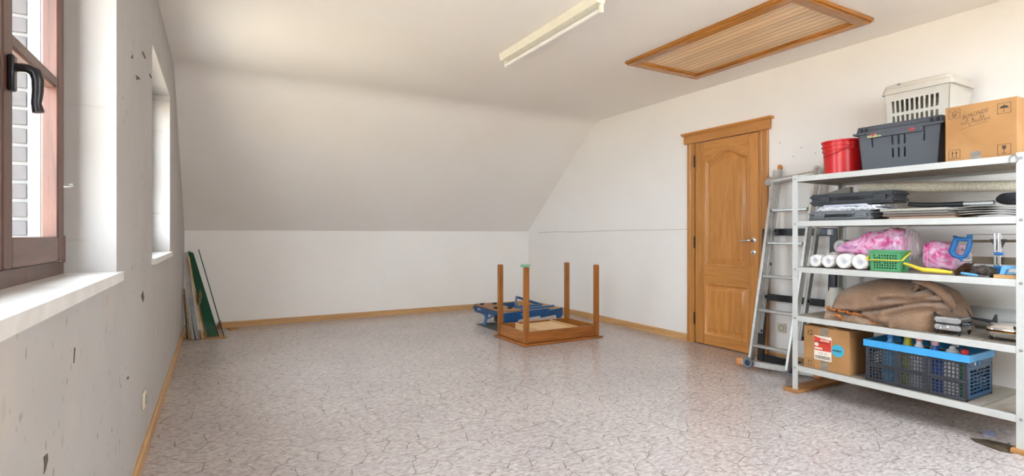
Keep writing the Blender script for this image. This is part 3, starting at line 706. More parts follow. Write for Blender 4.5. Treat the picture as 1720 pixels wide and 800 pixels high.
# ================================================================ top shelf
Z = TOPS[0]+.0005
M_RED = plain('red_plastic', srgb(212, 34, 36), .3, 0, .06)
bc = Vector((3.785, 2.035, Z))
bucket = thing('bucket', bc, 'bright red plastic bucket with wire handle on the top shelf', 'bucket')
prof = [(0, 0), (.112, 0), (.116, .004), (.124, .17), (.131, .172), (.132, .180), (.126, .183), (.127, .198), (.134, .200), (.135, .208), (.128, .211), (.129, .228), (.137, .231), (.138, .240), (.130, .243), (.126, .240), (.112, .012), (0, .010)]
put('bucket_body', MB().lathe(prof, bc, 36), M_RED, bucket)
ea = Vector((-.76, -.65, 0)).normalized()
def around(a, r, z): return bc+Vector((math.cos(a)*r, math.sin(a)*r, z))
a0 = math.atan2(-.80, -.60)
put('handle_boss', MB().bar(around(a0, .122, .17), around(a0, .130, .225), .022, .022, (0, 0, 1), .004), M_RED, bucket)
wire = [around(a0-1.45+k*2.9/14, .142, .205-.075*abs(math.sin((k-7)/7*PI/2))**1.1) for k in range(15)]
put('wire_handle', MB().tube(wire, .0024, 6), plain('red_wire', srgb(170, 40, 40), .3, .3), bucket)

M_DGREY = plain('slate_plastic', srgb(72, 76, 83), .42, 0, .05)
def tapered_bin(name_map, y0, y1, x0, x1, z0, z1, tap, hole_front, us_f, us_s, vs, th, mat, parent, hole_side=None):
    """open-topped bin made of four walls and a bottom; taper shrinks towards z0"""
    cy, cx = (y0+y1)/2, (x0+x1)/2
    def sc(z): return 1-tap*(1-(z-z0)/(z1-z0))
    def front(u, v, w): k = sc(v); return (cx+((x0+w)-cx)*k, cy+(u-cy)*k, v)
    def back(u, v, w): k = sc(v); return (cx+((x1-w)-cx)*k, cy+(u-cy)*k, v)
    def near(u, v, w): k = sc(v); return (cx+(u-cx)*k, cy+((y0+w)-cy)*k, v)
    def far(u, v, w): k = sc(v); return (cx+(u-cx)*k, cy+((y1-w)-cy)*k, v)
    hs = hole_side or (lambda i, j: True)
    for f, us, h in ((front, us_f, hole_front), (back, us_f, hole_front), (near, us_s, hs), (far, us_s, hs)):
        put(name_map, MB().cells(us, vs, h, th, f), mat, parent)
    k = sc(z0); put('bottom', MB().box((cx-(x1-x0)/2*k, cy-(y1-y0)/2*k, z0), (cx+(x1-x0)/2*k, cy+(y1-y0)/2*k, z0+th)), mat, parent)
def seq(*segs):
    """breakpoints: (start, [widths...])"""
    out = [segs[0]]
    for w in segs[1]: out.append(out[-1]+w)
    return out
gy0, gy1 = 1.405, 1.853
crate = thing('plastic_crate', (3.73, 1.63, Z), 'dark grey slotted plastic crate between red bucket and cardboard box', 'crate')
cw = gy1-gy0
sl = [gy0, gy0+.075, gy0+.084, 1.583, 1.594, 1.617, 1.628, 1.651, 1.662, gy1-.084, gy1-.075, gy1]
def crate_hole(i, j):
    if i in (1, 9) and j == 3: return False
    if i in (3, 5, 7) and j in (1, 3): return False
    return True
tapered_bin('crate_wall', gy0, gy1, 3.605, 3.862, Z, Z+.270, .10, crate_hole, sl, [3.605, 3.862], [Z, Z+.070, Z+.128, Z+.148, Z+.208, Z+.270], .004, M_DGREY, crate)
put('rim', MB().cells([3.585, 3.607, 3.860, 3.864], [gy0-.020, gy0+.002, gy1-.002, gy1+.020], lambda i, j: not (i == 1 and j == 1), .012, lambda u, v, w: (u, v, Z+.233+w)), M_DGREY, crate)
put('rim', MB().cells([3.600, 3.612, 3.858, 3.864], [gy0-.006, gy0+.006, gy1-.006, gy1+.006], lambda i, j: not (i == 1 and j == 1), .040, lambda u, v, w: (u+(.01*w/.04 if u < 3.7 else 0), v+(.006*w/.04 if v < 1.6 else -.006*w/.04), Z+.244+w)), M_DGREY, crate)
put('hand_grip', MB().box((3.588, 1.49, Z+.205), (3.606, 1.79, Z+.246), .003), M_DGREY, crate)
def maple(c, r, f):
    pts = []
    for k in range(22):
        a = k*2*PI/22; rr = r*(1.0 if k % 2 == 0 else .5)*(1.15 if k % 4 == 0 else .85); pts.append((c[0]+rr*math.cos(a), c[1]+rr*math.sin(a)))
    return polyfill(MB(), pts, f)
fc = lambda u, v: (3.5872, 1.79-u, Z+.205+v)
M_LEAF = mottled('red_sticker', [(.4, srgb(150, 40, 44)), (.6, srgb(190, 84, 80))], 90, .5, .5)
put('leaf_sticker', maple((.035, .021), .019, fc), M_LEAF, crate, 0); put('leaf_sticker', maple((.245, .021), .022, fc), M_LEAF, crate, 0)
put('label_remnant', polyfill(MB(), [(.002, .002), (.085, .003), (.078, .012), (.06, .011), (.052, .020), (.014, .014), (.003, .018)], lambda u, v: (3.5874, 1.79-u, Z+.205+v)), mottled('torn_label', [(.4, srgb(200, 196, 150)), (.6, srgb(130, 140, 90))], 120, .6), crate, 0)
for y in (1.42, 1.45, 1.80, 1.83):
    put('rim_slot', MB().box((3.5975, y-.006, Z+.251), (3.6035, y+.006, Z+.272)), M_CAVITY, crate)

M_CREAM = plain('offwhite_plastic', srgb(206, 200, 188), .45, 0, .03)
hy0, hy1, hx0, hx1 = 1.470, 1.830, 3.885, 4.185
hamper = thing('laundry_hamper', (4.03, 1.65, Z), 'off-white lidded laundry hamper with slots, behind the dark grey crate', 'hamper')
usf = [hy0, hy0+.045]
for k in range(10): usf += [usf[-1]+.0105, usf[-1]+.0105+.0172]
usf[-1] = hy1-.04; usf.append(hy1)
vsh = [Z, Z+.100]
for k in range(4): vsh += [vsh[-1]+.078, vsh[-1]+.078+.021]
vsh = vsh[:-1]+[Z+.540]
tapered_bin('hamper_wall', hy0, hy1, hx0, hx1, Z, Z+.54, .12, lambda i, j: not (i % 2 == 0 and 2 <= i <= 20 and j % 2 == 1 and j <= 7), usf, [hx0, hx1], vsh, .004, M_CREAM, hamper)
def rr_loop(x0, x1, y0, y1, z, r=.03, n=4):
    out = []
    for cx, cy, a in ((x1-r, y1-r, 0), (x0+r, y1-r, PI/2), (x0+r, y0+r, PI), (x1-r, y0+r, 3*PI/2)):
        for k in range(n+1): out.append((cx+r*math.cos(a+k*PI/2/n), cy+r*math.sin(a+k*PI/2/n), z))
    return out
put('hamper_rim', MB().loft([rr_loop(hx0-.008-d, hx1+.008+d, hy0-.012-d, hy1+.012+d, Z+z) for d, z in ((-.004, .522), (.006, .522), (.006, .530), (.000, .552), (.000, .556))], True, True), M_CREAM, hamper)
put('hamper_lid', MB().loft([rr_loop(hx0-.008-d, hx1+.008+d, hy0-.010-d, hy1+.010+d, Z+z) for d, z in ((-.002, .5565), (.0, .558), (-.006, .580), (-.024, .588), (-.05, .590))], True, True), M_CREAM, hamper)
put('lid_catch', MB().box((hx0-.016, 1.735, Z+.572), (hx0+.006, 1.747, Z+.582)), plain('catch_grey', (.25, .24, .22), .5), hamper)

# big cardboard box
box = thing('cardboard_box', (3.72, 1.2175, Z), 'large brown cardboard box with handwriting, at the near end of the top shelf', 'box')
B0, B1 = 1.066, 1.369; BX = 3.56; BH = .306
put('box_body', MB().box((BX, B0, Z), (3.90, B1, Z+BH-.003), .0015), M_CARD, box)
put('top_flap', MB().bar((BX+.001, (B0+B1)/2, Z+BH-.002), (BX+.168, (B0+B1)/2, Z+BH+.001), B1-B0-.002, .003, (0, 0, 1)), M_CARD, box)
put('top_flap', MB().bar((3.899, (B0+B1)/2, Z+BH-.002), (BX+.172, (B0+B1)/2, Z+BH+.003), B1-B0-.004, .003, (0, 0, 1)), M_CARD, box)
put('hand_hole', MB().box((3.66, B0-.0008, Z+.165), (3.78, B0+.001, Z+.205), .0), M_CAVITY, box)
fb = lambda u, v: (BX-.0006, B1-u, Z+v)
def frame_lines(u0, v0, u1, v1): return [[(u0, v0), (u1, v0), (u1, v1), (u0, v1), (u0, v0)]]
def symbol_box(fmap, parent, u0, v0, s, kind, m=M_INK):
    mb = MB(); S_ = lambda a, b: (u0+a*s, v0+b*s)
    strokes(mb, frame_lines(u0, v0, u0+s, v0+s), s*.035, fmap)
    if kind == 'up':
        for cx in (.33, .67):
            polyfill(mb, [S_(cx-.03, .2), S_(cx+.03, .2), S_(cx+.03, .62), S_(cx-.03, .62)], fmap); polyfill(mb, [S_(cx-.1, .6), S_(cx+.1, .6), S_(cx, .85)], fmap)
        strokes(mb, [[S_(.2, .13), S_(.8, .13)]], s*.04, fmap)
    if kind == 'umbrella':
        polyfill(mb, [S_(*p) for p in circle(.5, .5, .34, 14, 0, PI, .28)], fmap); strokes(mb, [[S_(.5, .5), S_(.5, .2), S_(.44, .15), S_(.40, .22)], [S_(.5, .78), S_(.5, .86)]], s*.035, fmap)
    if kind == 'glass':
        polyfill(mb, [S_(.34, .88), S_(.36, .62), S_(.44, .5), S_(.56, .5), S_(.64, .62), S_(.66, .88)], fmap); strokes(mb, [[S_(.5, .5), S_(.5, .16)], [S_(.34, .14), S_(.66, .14)]], s*.05, fmap)
    if kind == 'rain':
        random.seed(3)
        for k in range(13):
            a, b = random.uniform(.12, .82), random.uniform(.5, .86); strokes(mb, [[S_(a, b), S_(a+.06, b-.07)]], s*.05, fmap)
        polyfill(mb, [S_(*p) for p in circle(.45, .22, .1, 10, ry=.07)], fmap); strokes(mb, [[S_(.2, .3), S_(.42, .42), S_(.7, .36)], [S_(.55, .25), S_(.75, .3)]], s*.05, fmap)
    put('printed_symbol', mb, m, parent, 0)
symbol_box(fb, box, .017, .240, .050, 'rain'); symbol_box(fb, box, .226, .228, .053, 'umbrella'); symbol_box(fb, box, .017, .016, .050, 'up'); symbol_box(fb, box, .226, .014, .053, 'glass')
def slant(f, a): return lambda u, v: f(u, v+u*a)
put('handwriting', text_bm('BORONDS', .036, lambda u, v: fb(.076+u*.64, .228+v*.85+u*.12), -.0002, .25), M_INK, box, 0)
cur = MB()
def cursive(u0, v0, du, seqn):
    pts = []; u = u0
    for k, h in enumerate(seqn):
        pts += [(u, v0), (u+du*.35, v0+h*.85), (u+du*.6, v0+h), (u+du*.75, v0+h*.4)]; u += du
    pts.append((u, v0)); return pts
strokes(cur, [cursive(.070, .190, .0115, [.012, .010, .030, -.012, .028, .012, .011, .032, .030, .011, .012])], .0016, slant(fb, .1))
strokes(cur, [[(.064, .172), (.11, .184), (.185, .200)], [(.125, .226), (.125, .216)], [(.120, .221), (.130, .221)]], .0016, fb)
put('handwriting', cur, M_INK, box, 0)
put('packing_tape', MB().box((BX-.0008, B1-.158, Z+.001), (BX-.0001, B1-.112, Z+.046)), M_TAPE, box)

# ================================================================ second shelf
Z = TOPS[1]+.0005
def toolcase(x0, x1, y0, y1, z, h, m, label):
    c = thing('tool_case', ((x0+x1)/2, (y0+y1)/2, z), label, 'case')
    put('case_shell', MB().box((x0, y0, z), (x1, y1, z+h*.48), .012, seg=2), m, c); put('case_shell', MB().box((x0, y0, z+h*.50), (x1, y1, z+h), .012, seg=2), m, c)
    for y in (y0+(y1-y0)*.16, y0+(y1-y0)*.80):
        l = put('latch', MB().box((x0-.005, y-.035, z+h*.22), (x0+.004, y+.035, z+h*.80), .003), m, c)
        put('latch_clip', MB().box((x0-.008, y-.022, z+h*.46), (x0-.003, y+.022, z+h*.72), .002), m, l)
    ym = y0+(y1-y0)*.5
    put('carry_handle', MB().tube([(x0+.004, ym+.075, z+h*.5), (x0-.012, ym+.068, z+h*.5), (x0-.014, ym, z+h*.52), (x0-.012, ym-.068, z+h*.5), (x0+.004, ym-.075, z+h*.5)], .007, 8), M_BLACKP, c)
    return c
toolcase(3.60, 3.83, 1.768, 2.180, Z, .066, plain('mid_grey_plastic', srgb(112, 114, 116), .5), 'mid grey plastic tool case lying at the bottom of the far end, second shelf')
M_PAPER = mottled('printed_paper', [(.42, srgb(120, 122, 130)), (.5, srgb(226, 226, 230)), (.7, srgb(236, 236, 238))], 34, .6, .5, (1, 1, 6), .02)
zz = Z+.0665
for k, (y0, y1, x0, th, m) in enumerate(((1.73, 2.13, 3.605, .010, M_PAPER), (1.75, 2.11, 3.600, .007, plain('leaflet_white', srgb(226, 226, 232), .6)), (1.72, 2.10, 3.608, .012, M_PAPER), (1.80, 2.07, 3.598, .009, plain('leaflet_lilac', srgb(206, 206, 226), .6)))):
    p = put('booklet', MB().box((x0, y0, zz), (x0+.20, y1, zz+th), .001), m)
    tag(p, ['grey printed booklet lying directly on the grey tool case', 'white folded leaflet second from the bottom between the two tool cases', 'grey printed manual third from the bottom between the two tool cases', 'narrow pale lilac leaflet tucked right under the black tool case'][k], 'booklet', None); zz += th+.0004
ZB = zz
toolcase(3.598, 3.79, 1.640, 2.168, ZB, .076, plain('charcoal_plastic', srgb(46, 47, 50), .5), 'charcoal black plastic tool case on top of leaflets, second shelf')
# stack of tiles/boards
M_BRD = [plain('fibre_board_%s' % n, c, .7) for n, c in (('tan', srgb(150, 122, 104)), ('brown', srgb(122, 104, 92)), ('grey', srgb(128, 124, 118)), ('pale', srgb(176, 170, 158)))]
zz = Z
for k, (y0, y1, x0, th) in enumerate(((1.34, 1.66, 3.585, .015), (1.345, 1.70, 3.59, .013), (1.38, 1.70, 3.592, .012), (1.375, 1.715, 3.588, .014))):
    p = put('flat_board', MB().box((x0, y0, zz), (x0+.32, y1, zz+th), .001), M_BRD[k]); zz += th+.003
    p.rotation_euler.z = (.01, -.01, .015, 0)[k]
    tag(p, ['tan fibre board at the bottom of the board stack, second shelf', 'brown fibre board second from the bottom of the board stack', 'dark grey thin board third from the bottom of the board stack', 'pale board on top of the board stack, second shelf'][k], 'board')
    p.location.z = zz-th-.0028
ZS = zz
rolled = put('carpet_tube', MB().cyl((3.748, 1.915, ZB+.076+.037), (4.048, 1.10, 1.374), .032, seg=28), mottled('speckled_cream', [(.4, srgb(196, 184, 160)), (.6, srgb(216, 206, 184))], 90, .7, .2))
tag(rolled, 'long cream speckled roll lying right under the top shelf', 'roll')
wd = put('sheet_offcut', MB().prism([(2.11, ZB+.0775), (1.93, ZB+.0775), (1.93, ZB+.118), (1.97, ZB+.115)], 'x', 3.66, 3.70), plain('taupe_sheet', srgb(116, 110, 100), .6))
tag(wd, 'grey wedge-shaped offcut on the black tool case beside the cream roll', 'offcut')
hs = thing('vacuum_pipe', (3.73, 1.35, ZS), 'black pipe with a silver sleeve lying across the board stack', 'pipe')
put('black_tube', MB().tube([(3.74, 1.625, ZS+.030), (3.74, 1.56, ZS+.022), (3.735, 1.47, ZS+.0165), (3.73, 1.345, ZS+.0165)], [.014, .015, .016, .016], 14), M_BLACKP, hs)
put('silver_sleeve', MB().tube([(3.73, 1.346, ZS+.0165), (3.725, 1.21, ZS+.0165)], .0145, 14), M_ALU, hs)
bagm = mottled('black_cloth', [(.4, (.012, .012, .014)), (.6, (.03, .03, .034))], 20, .85, 1)
bag = put('cloth_bag', MB().fn(22, 12, lambda u, v: Vector((3.75, 1.13+.075*math.cos(PI*v), ZS+.036))+Vector((math.cos(u*2*PI)*.06, 0, math.sin(u*2*PI)*.036))*(max(0, math.sin(PI*v))**.55)*(1+.22*mnoise.noise(Vector((math.cos(u*2*PI)*1.6, v*5, math.sin(u*2*PI)*1.6)))), True), bagm)
tag(bag, 'crumpled black cloth bag at the near end of the second shelf', 'bag')
for k in range(4):
    sh = put('curved_sheet', MB().fn(2, 12, lambda u, v: Vector((3.62+.25*u, 1.335-.27*v, Z+.011+.013*k+.020*math.sin(PI*(.15+.8*v))-.012*v))), (M_BRD[3], M_GREYB, M_BRD[2], M_GREYB)[k])
    md = sh.modifiers.new('thickness', 'SOLIDIFY'); md.thickness = .003
    tag(sh, ['pale curved thin sheet lowest in the bent stack under the black bag', 'light grey bent sheet second from the bottom under the black bag', 'dark grey bent sheet second from the top under the black bag', 'light grey bent sheet uppermost under the black bag'][k], 'sheet')

# ================================================================ third shelf
Z = TOPS[2]+.0005
M_TISSUE = mottled('white_tissue', [(.4, srgb(222, 218, 212)), (.6, srgb(240, 238, 234))], 40, .7, .3, (1, 1, 1), .3)
M_CORE = mottled('roll_end_print', [(.46, srgb(214, 212, 212)), (.52, srgb(150, 156, 178)), (.58, srgb(216, 214, 214))], 60, .4, .8)
def toilet_roll(x, y, z, r, l=.10, label='', rot=0):
    t_ = thing('toilet_roll', (x+l/2, y, z-r), label, 'toilet roll', 'white paper rolls on the third shelf')
    M = Matrix.Translation((x+l/2, y, z)) @ Matrix.Rotation(rot, 4, 'Z') @ Matrix.Rotation(PI/2, 4, 'Y')
    put('paper_wound', MB().lathe([(r*.42, -l/2+.004), (r*.5, -l/2), (r*.88, -l/2), (r, -l/2+.010), (r, l/2-.010), (r*.88, l/2), (r*.42, l/2)], (0, 0, 0), 28, M), M_TISSUE, t_)
    put('core', MB().lathe([(0, -l/2+.006), (r*.42, -l/2+.004), (r*.42, l/2), (0, l/2)], (0, 0, 0), 20, M), M_CORE, t_)
toilet_roll(3.60, 2.128, Z+.044, .0435, .11, 'small white paper roll at the far end, leftmost on the third shelf')
toilet_roll(3.595, 2.039, Z+.044, .0435, .11, 'white paper roll second from the far end of the third shelf')
toilet_roll(3.585, 1.934, Z+.0505, .050, .11, 'wrapped white paper roll third from the far end of the third shelf')
toilet_roll(3.580, 1.831, Z+.0505, .050, .11, 'white paper roll with blue-printed wrapper touching the green basket')
toilet_roll(3.885, 2.165, Z+.0505, .050, .10, 'white paper roll standing behind, under the raised roll')
toilet_roll(3.885, 2.064, Z+.0505, .050, .10, 'white paper roll hidden behind the pink pack, under the raised roll')
toilet_roll(3.885, 2.115, Z+.1385, .050, .10, 'white paper roll lying raised on two others behind the pink pack')
M_PINK = mottled('pink_printed_film', [(.30, srgb(214, 30, 130)), (.42, srgb(238, 130, 184)), (.52, srgb(240, 196, 220)), (.60, srgb(226, 168, 206)), (.72, srgb(168, 80, 160))], 6.5, .16, 1.6, (1, 1, 1.4), .5)
M_FILM = film_mat('clear_film', (.86, .84, .86), .35)
def puffy(centers, radii, depth, nu=44, nv=40, amp=.12, seed=0, power=.72):
    def f(u, v):
        s_ = v*(len(centers)-1); i = min(int(s_), len(centers)-2); t_ = s_-i; t_ = t_*t_*(3-2*t_)*.5+t_*.5
        c = Vector(centers[i]).lerp(Vector(centers[i+1]), t_); r = radii[i]*(1-t_)+radii[i+1]*t_; d = depth[i]*(1-t_)+depth[i+1]*t_
        end = min(1, (min(v, 1-v)/.08))**.5 if 0 < v < 1 else 0
        ca, sa = math.cos(u*2*PI), math.sin(u*2*PI)
        q = Vector((math.copysign(abs(ca)**power, ca)*d, 0, math.copysign(abs(sa)**power, sa)*r))*end
        n = mnoise.noise(Vector((ca*1.4+seed, v*9, sa*1.4)))+.5*mnoise.noise(Vector((ca*3+seed, v*20, sa*3)))
        return c+q*(1+amp*n)
    return MB().fn(nu, nv, f, True)
pc = [(3.745, 2.065, .990), (3.755, 1.955, 1.018), (3.765, 1.84, 1.030), (3.775, 1.72, 1.030), (3.78, 1.625, 1.035)]
pack = thing('tissue_pack', (3.765, 1.8, .94), 'large slanting pink and white film-wrapped tissue pack behind the green basket', 'pack')
put('pack_film', puffy(pc, [.022, .050, .088, .112, .10], [.03, .06, .072, .078, .07], amp=.14), M_PINK, pack)
put('film_tail', puffy([(3.78, 1.64, 1.04), (3.78, 1.60, 1.03), (3.785, 1.572, 1.01)], [.11, .075, .03], [.075, .05, .03], 30, 16, .3, 4), M_FILM, pack)
fl = lambda c, r: polyfill(MB(), [(c[0]+r*math.cos(a*PI/8)*0, 0) for a in range(3)], lambda u, v: (0, 0, 0))
pk2 = thing('tissue_pack', (3.82, 1.47, Z), 'square pink film-wrapped tissue pack left of the blue saw handle', 'pack')
put('pack_film', puffy([(3.82, 1.560, Z+.096), (3.82, 1.52, Z+.100), (3.82, 1.44, Z+.098), (3.82, 1.375, Z+.090)], [.070, .085, .083, .068], [.075, .08, .08, .07], amp=.08, seed=9, power=.45), M_PINK, pk2)
put('film_tail', puffy([(3.80, 1.40, Z+.098), (3.79, 1.355, Z+.085), (3.785, 1.315, Z+.060)], [.07, .055, .03], [.06, .05, .03], 30, 16, .35, 2), M_FILM, pk2)
# green basket
M_GRN = plain('green_plastic', srgb(74, 150, 96), .4, 0, .05)
M_YEL = plain('yellow_plastic', srgb(226, 200, 66), .4, 0, .05)
gb = thing('basket', (3.625, 1.682, Z), 'small green perforated basket with a yellow handle on the third shelf', 'basket')
by0, by1, bz1 = 1.592, 1.772, Z+.128
ub = [by0, by0+.026]
for k in range(9): ub += [ub[-1]+.0092, ub[-1]+.0092+.0060]
ub = ub[:-1]+[by1]
vb = [Z, Z+.016]
for k in range(6): vb += [vb[-1]+.009, vb[-1]+.009+.0062]
vb = vb[:-1]+[bz1]
tapered_bin('basket_wall', by0, by1, 3.578, 3.675, Z, bz1, .06, lambda i, j: not (i % 2 == 1 and 1 <= i <= 17 and j % 2 == 1 and j <= 11 and (i*7+j*3) % 23), ub, [3.578, 3.60, 3.612, 3.624, 3.636, 3.648, 3.675], vb, .003, M_GRN, gb, lambda i, j: not (i in (1, 3) and j % 2 == 1 and j <= 11))
put('basket_rim', MB().cells([3.572, 3.580, 3.673, 3.681], [by0-.006, by0+.002, by1-.002, by1+.006], lambda i, j: not (i == 1 and j == 1), .010, lambda u, v, w: (u, v, bz1-.009+w)), M_GRN, gb)
put('basket_handle', MB().tube([(3.66, by0-.010, bz1-.012), (3.60, by0-.011, bz1-.036), (3.564, by0-.008, bz1-.058), (3.562, by0+.004, bz1-.060), (3.562, by1-.004, bz1-.060), (3.564, by1+.008, bz1-.058), (3.60, by1+.011, bz1-.036), (3.66, by1+.010, bz1-.012)], .0065, 8, flat=.6), M_YEL, gb)
rg = put('rag', MB().fn(20, 10, lambda u, v: Vector((3.627, 1.682+.078*math.cos(PI*v), Z+.060))+Vector((math.cos(u*2*PI)*.036, 0, math.sin(u*2*PI)*.052))*(max(0, math.sin(PI*v))**.4)*(1+.10*mnoise.noise(Vector((math.cos(u*2*PI)*2, v*6, math.sin(u*2*PI)*2)))), True), mottled('dark_rag', [(.45, srgb(36, 34, 24)), (.52, srgb(150, 136, 100)), (.6, srgb(50, 46, 34))], 50, .9, 1))
tag(rg, 'dark crumpled rag showing through the holes of the green basket', 'rag')
# hand brush
br = thing('hand_brush', (3.56, 1.42, Z), 'yellow hand brush with dark brown bristles lying on the third shelf edge', 'brush')
hp = [at_x(1519, 443, 3.60), at_x(1530, 446, 3.59), at_x(1541, 450.5, 3.575), at_x(1552, 454, 3.565), at_x(1575, 456, 3.56), at_x(1596, 458, 3.56)]
put('brush_handle', MB().tube(hp, [.010, .011, .013, .017, .015, .010], 12, flat=.8), M_YEL, br)
put('brush_back', MB().tube([at_x(1548, 452, 3.575), at_x(1575, 455, 3.575), at_x(1600, 458, 3.575)], [.014, .017, .011], 12, flat=.7), M_YEL, br)
bm_ = MB(); random.seed(5)
for k in range(120):
    a = random.uniform(0, 2*PI); r0 = random.random()**.5
    p0 = at_x(1606, 458, 3.60)+Vector((math.cos(a)*.03*r0, 0, math.sin(a)*.014*r0)); p1 = at_x(1625, 452, 3.61)+Vector((math.cos(a)*.05*r0, random.uniform(-.03, .012), math.sin(a)*.030*r0+.006)); bm_.tube([p0, (p0+p1)/2+Vector((0, 0, .003)), p1], [.002, .0032, .0012], 4)
bs = put('bristles', bm_, mottled('brown_bristle', [(.4, (.03, .014, .008)), (.6, (.11, .05, .025))], 40, .6), br); bs['kind'] = 'stuff'
# mitre saw
M_SBLUE = plain('saw_blue', srgb(30, 106, 168), .3, 0, .06)
ms = thing('mitre_saw', (3.70, 1.2, Z), 'blue-handled mitre saw with chrome guide columns at the near end, third shelf', 'saw')
loop = [(1607, 401), (1603, 412), (1598.5, 423), (1602, 429), (1612, 432.5), (1621, 431), (1626, 420), (1630, 408), (1630, 402), (1619, 402.5)]
put('saw_handle', MB().tube([at_x(u, v, 3.68) for u, v in loop], [.016, .017, .017, .014, .012, .012, .013, .013, .014, .012], 12, True, 1.0, (1, 0, 0)), M_SBLUE, ms)
put('handle_horn', MB().tube([at_x(1608, 401, 3.68), at_x(1605, 398.5, 3.68), at_x(1601, 397, 3.68)], [.011, .008, .005], 10), M_SBLUE, ms)
put('handle_head', MB().tube([at_x(1629, 403, 3.68), at_x(1629, 394, 3.68)], [.012, .014], 10, up=(1, 0, 0)), M_SBLUE, ms)
put('handle_tail', MB().tube([at_x(1614, 432, 3.68), at_x(1617, 439, 3.68)], [.011, .010], 10, up=(1, 0, 0)), M_SBLUE, ms)
put('blade_wire', MB().tube([at_x(1629, 394.3, 3.68), Vector((3.68, 1.04, at_x(1706, 393.5, 3.68).z))], .0022, 6), M_STEEL, ms)
M_BRONZE = plain('brown_steel', srgb(98, 82, 62), .5, .3)
put('saw_frame', MB().tube([at_x(1634, 405.5, 3.68), Vector((3.68, 1.04, at_x(1706, 404.5, 3.68).z))], .0075, 10), M_BRONZE, ms)
put('saw_blade', MB().box((3.678, 1.04, at_x(1660, 444, 3.68).z), (3.681, at_x(1633, 438, 3.68).y, at_x(1660, 431.5, 3.68).z)), M_BRONZE, ms)
put('tension_screw', MB().tube([at_x(1618, 437.5, 3.675), at_x(1634, 437.5, 3.675)], [.006, .009], 10), M_ALU, ms)
for u in (1671.5, 1678.5):
    p = at_x(u, 425, 3.655); put('guide_column', MB().cyl((p.x, p.y, Z+.012), (p.x, p.y, at_x(u, 392, 3.655).z), .0065 if u < 1675 else .0085, seg=14), M_CHROME, ms)
pa = at_x(1663, 402, 3.668); pb = at_x(1691, 402, 3.668); pcn = at_x(1675, 421, 3.668); pdn = at_x(1681, 421, 3.668)
put('guide_bracket', MB().prism([(pa.y, pa.z), (pb.y, pb.z), (pdn.y, pdn.z), (pcn.y, pcn.z)], 'x', 3.664, 3.672), M_BLACKP, ms)
for v0, v1 in ((424, 429), (447, 459)):
    q0, q1 = at_x(1669, v1, 3.645), at_x(1684, v0, 3.645); put('column_collar', MB().box((3.640, q1.y, q0.z), (3.672, q0.y, q1.z), .004), M_SBLUE, ms)
put('saw_base', MB().box((3.60, 1.05, Z), (3.73, 1.23, Z+.014), .003), M_SBLUE, ms)
gl = put('work_glove', MB().fn(26, 16, lambda u, v: Vector((3.575, 1.205+.056*math.cos(PI*v), Z+.030))+Vector((math.cos(u*2*PI)*.022, 0, math.sin(u*2*PI)*.0295))*(max(0, math.sin(PI*v))**.6)*(1+.35*mnoise.noise(Vector((math.cos(u*2*PI)*2, v*7, math.sin(u*2*PI)*2)))), True), mottled('dark_leather', [(.4, srgb(34, 30, 26)), (.6, srgb(84, 74, 62))], 50, .7, 1))
tag(gl, 'crumpled dark work glove on the third shelf in front of the saw columns', 'glove')
cl = thing('spring_clamp', (3.555, 1.095, Z), 'light blue clamp standing on a wood block, near end of third shelf', 'clamp')
M_LBLUE = plain('light_blue_enamel', srgb(100, 166, 214), .35)
put('clamp_bow', MB().prism([(1.128, Z+.020), (1.118, Z+.060), (1.105, Z+.066), (1.056, Z+.066), (1.056, Z+.052), (1.092, Z+.050), (1.102, Z+.045), (1.108, Z+.020)], 'x', 3.535, 3.575), M_LBLUE, cl)
put('clamp_foot', MB().box((3.538, 1.058, Z+.0205), (3.572, 1.104, Z+.030), .002), M_LBLUE, cl)
wk = put('wood_block', MB().box((3.522, 1.03, Z), (3.585, 1.148, Z+.0195), .002), wood('block_wood', srgb(206, 164, 104), srgb(170, 126, 74), 'y', .6)); tag(wk, 'short light wood block under the light blue clamp', 'block')
ch = thing('chisel', (3.535, 1.24, Z), 'slim blue tool lying by the shelf edge below the brush bristles', 'tool')
put('chisel_grip', MB().tube([(3.542, 1.290, Z+.016), (3.534, 1.25, Z+.011), (3.53, 1.215, Z+.008)], [.006, .008, .006], 8), M_LBLUE, ch)
put('chisel_shank', MB().tube([(3.53, 1.216, Z+.008), (3.527, 1.165, Z+.004)], .003, 6), M_STEEL, ch)

# ================================================================ fourth shelf
Z = TOPS[3]+.0005
M_BLANK, N, L, B = new_mat('wool_blanket')
v_ = coords(N, L); n1 = noise(N, L, v_, 6, 4); n2 = noise(N, L, v_, 260, 2)
r_ = ramp(N, [(.3, srgb(126, 97, 74)), (.7, srgb(152, 120, 94))]); L.new(n1.outputs['Fac'], r_.inputs[0])
r2_ = ramp(N, [(.3, (.6, .6, .6)), (.7, (1.4, 1.4, 1.4))]); L.new(n2.outputs['Fac'], r2_.inputs[0])
mm = N.new('ShaderNodeMix'); mm.data_type = 'RGBA'; mm.blend_type = 'MULTIPLY'; mm.inputs[0].default_value = 1; L.new(r_.outputs[0], mm.inputs[6]); L.new(r2_.outputs[0], mm.inputs[7]); L.new(mm.outputs[2], B.inputs['Base Color'])
B.inputs['Roughness'].default_value = .95; B.inputs['Sheen Weight'].default_value = .3; bump(N, L, B, n2.outputs['Fac'], .5, .003)
CRE = [  # creases on the front, as photographed positions brought onto the shelf
    [(1398, 523), (1440, 524), (1480, 519), (1520, 512), (1555, 507), (1592, 508)],
    [(1482, 504), (1500, 502), (1530, 504), (1560, 500), (1575, 494)],
    [(1445, 527), (1470, 540), (1500, 551)],
    [(1535, 487), (1540, 489), (1556, 484), (1580, 492), (1596, 515)],
    [(1500, 532), (1530, 522), (1570, 518)]]
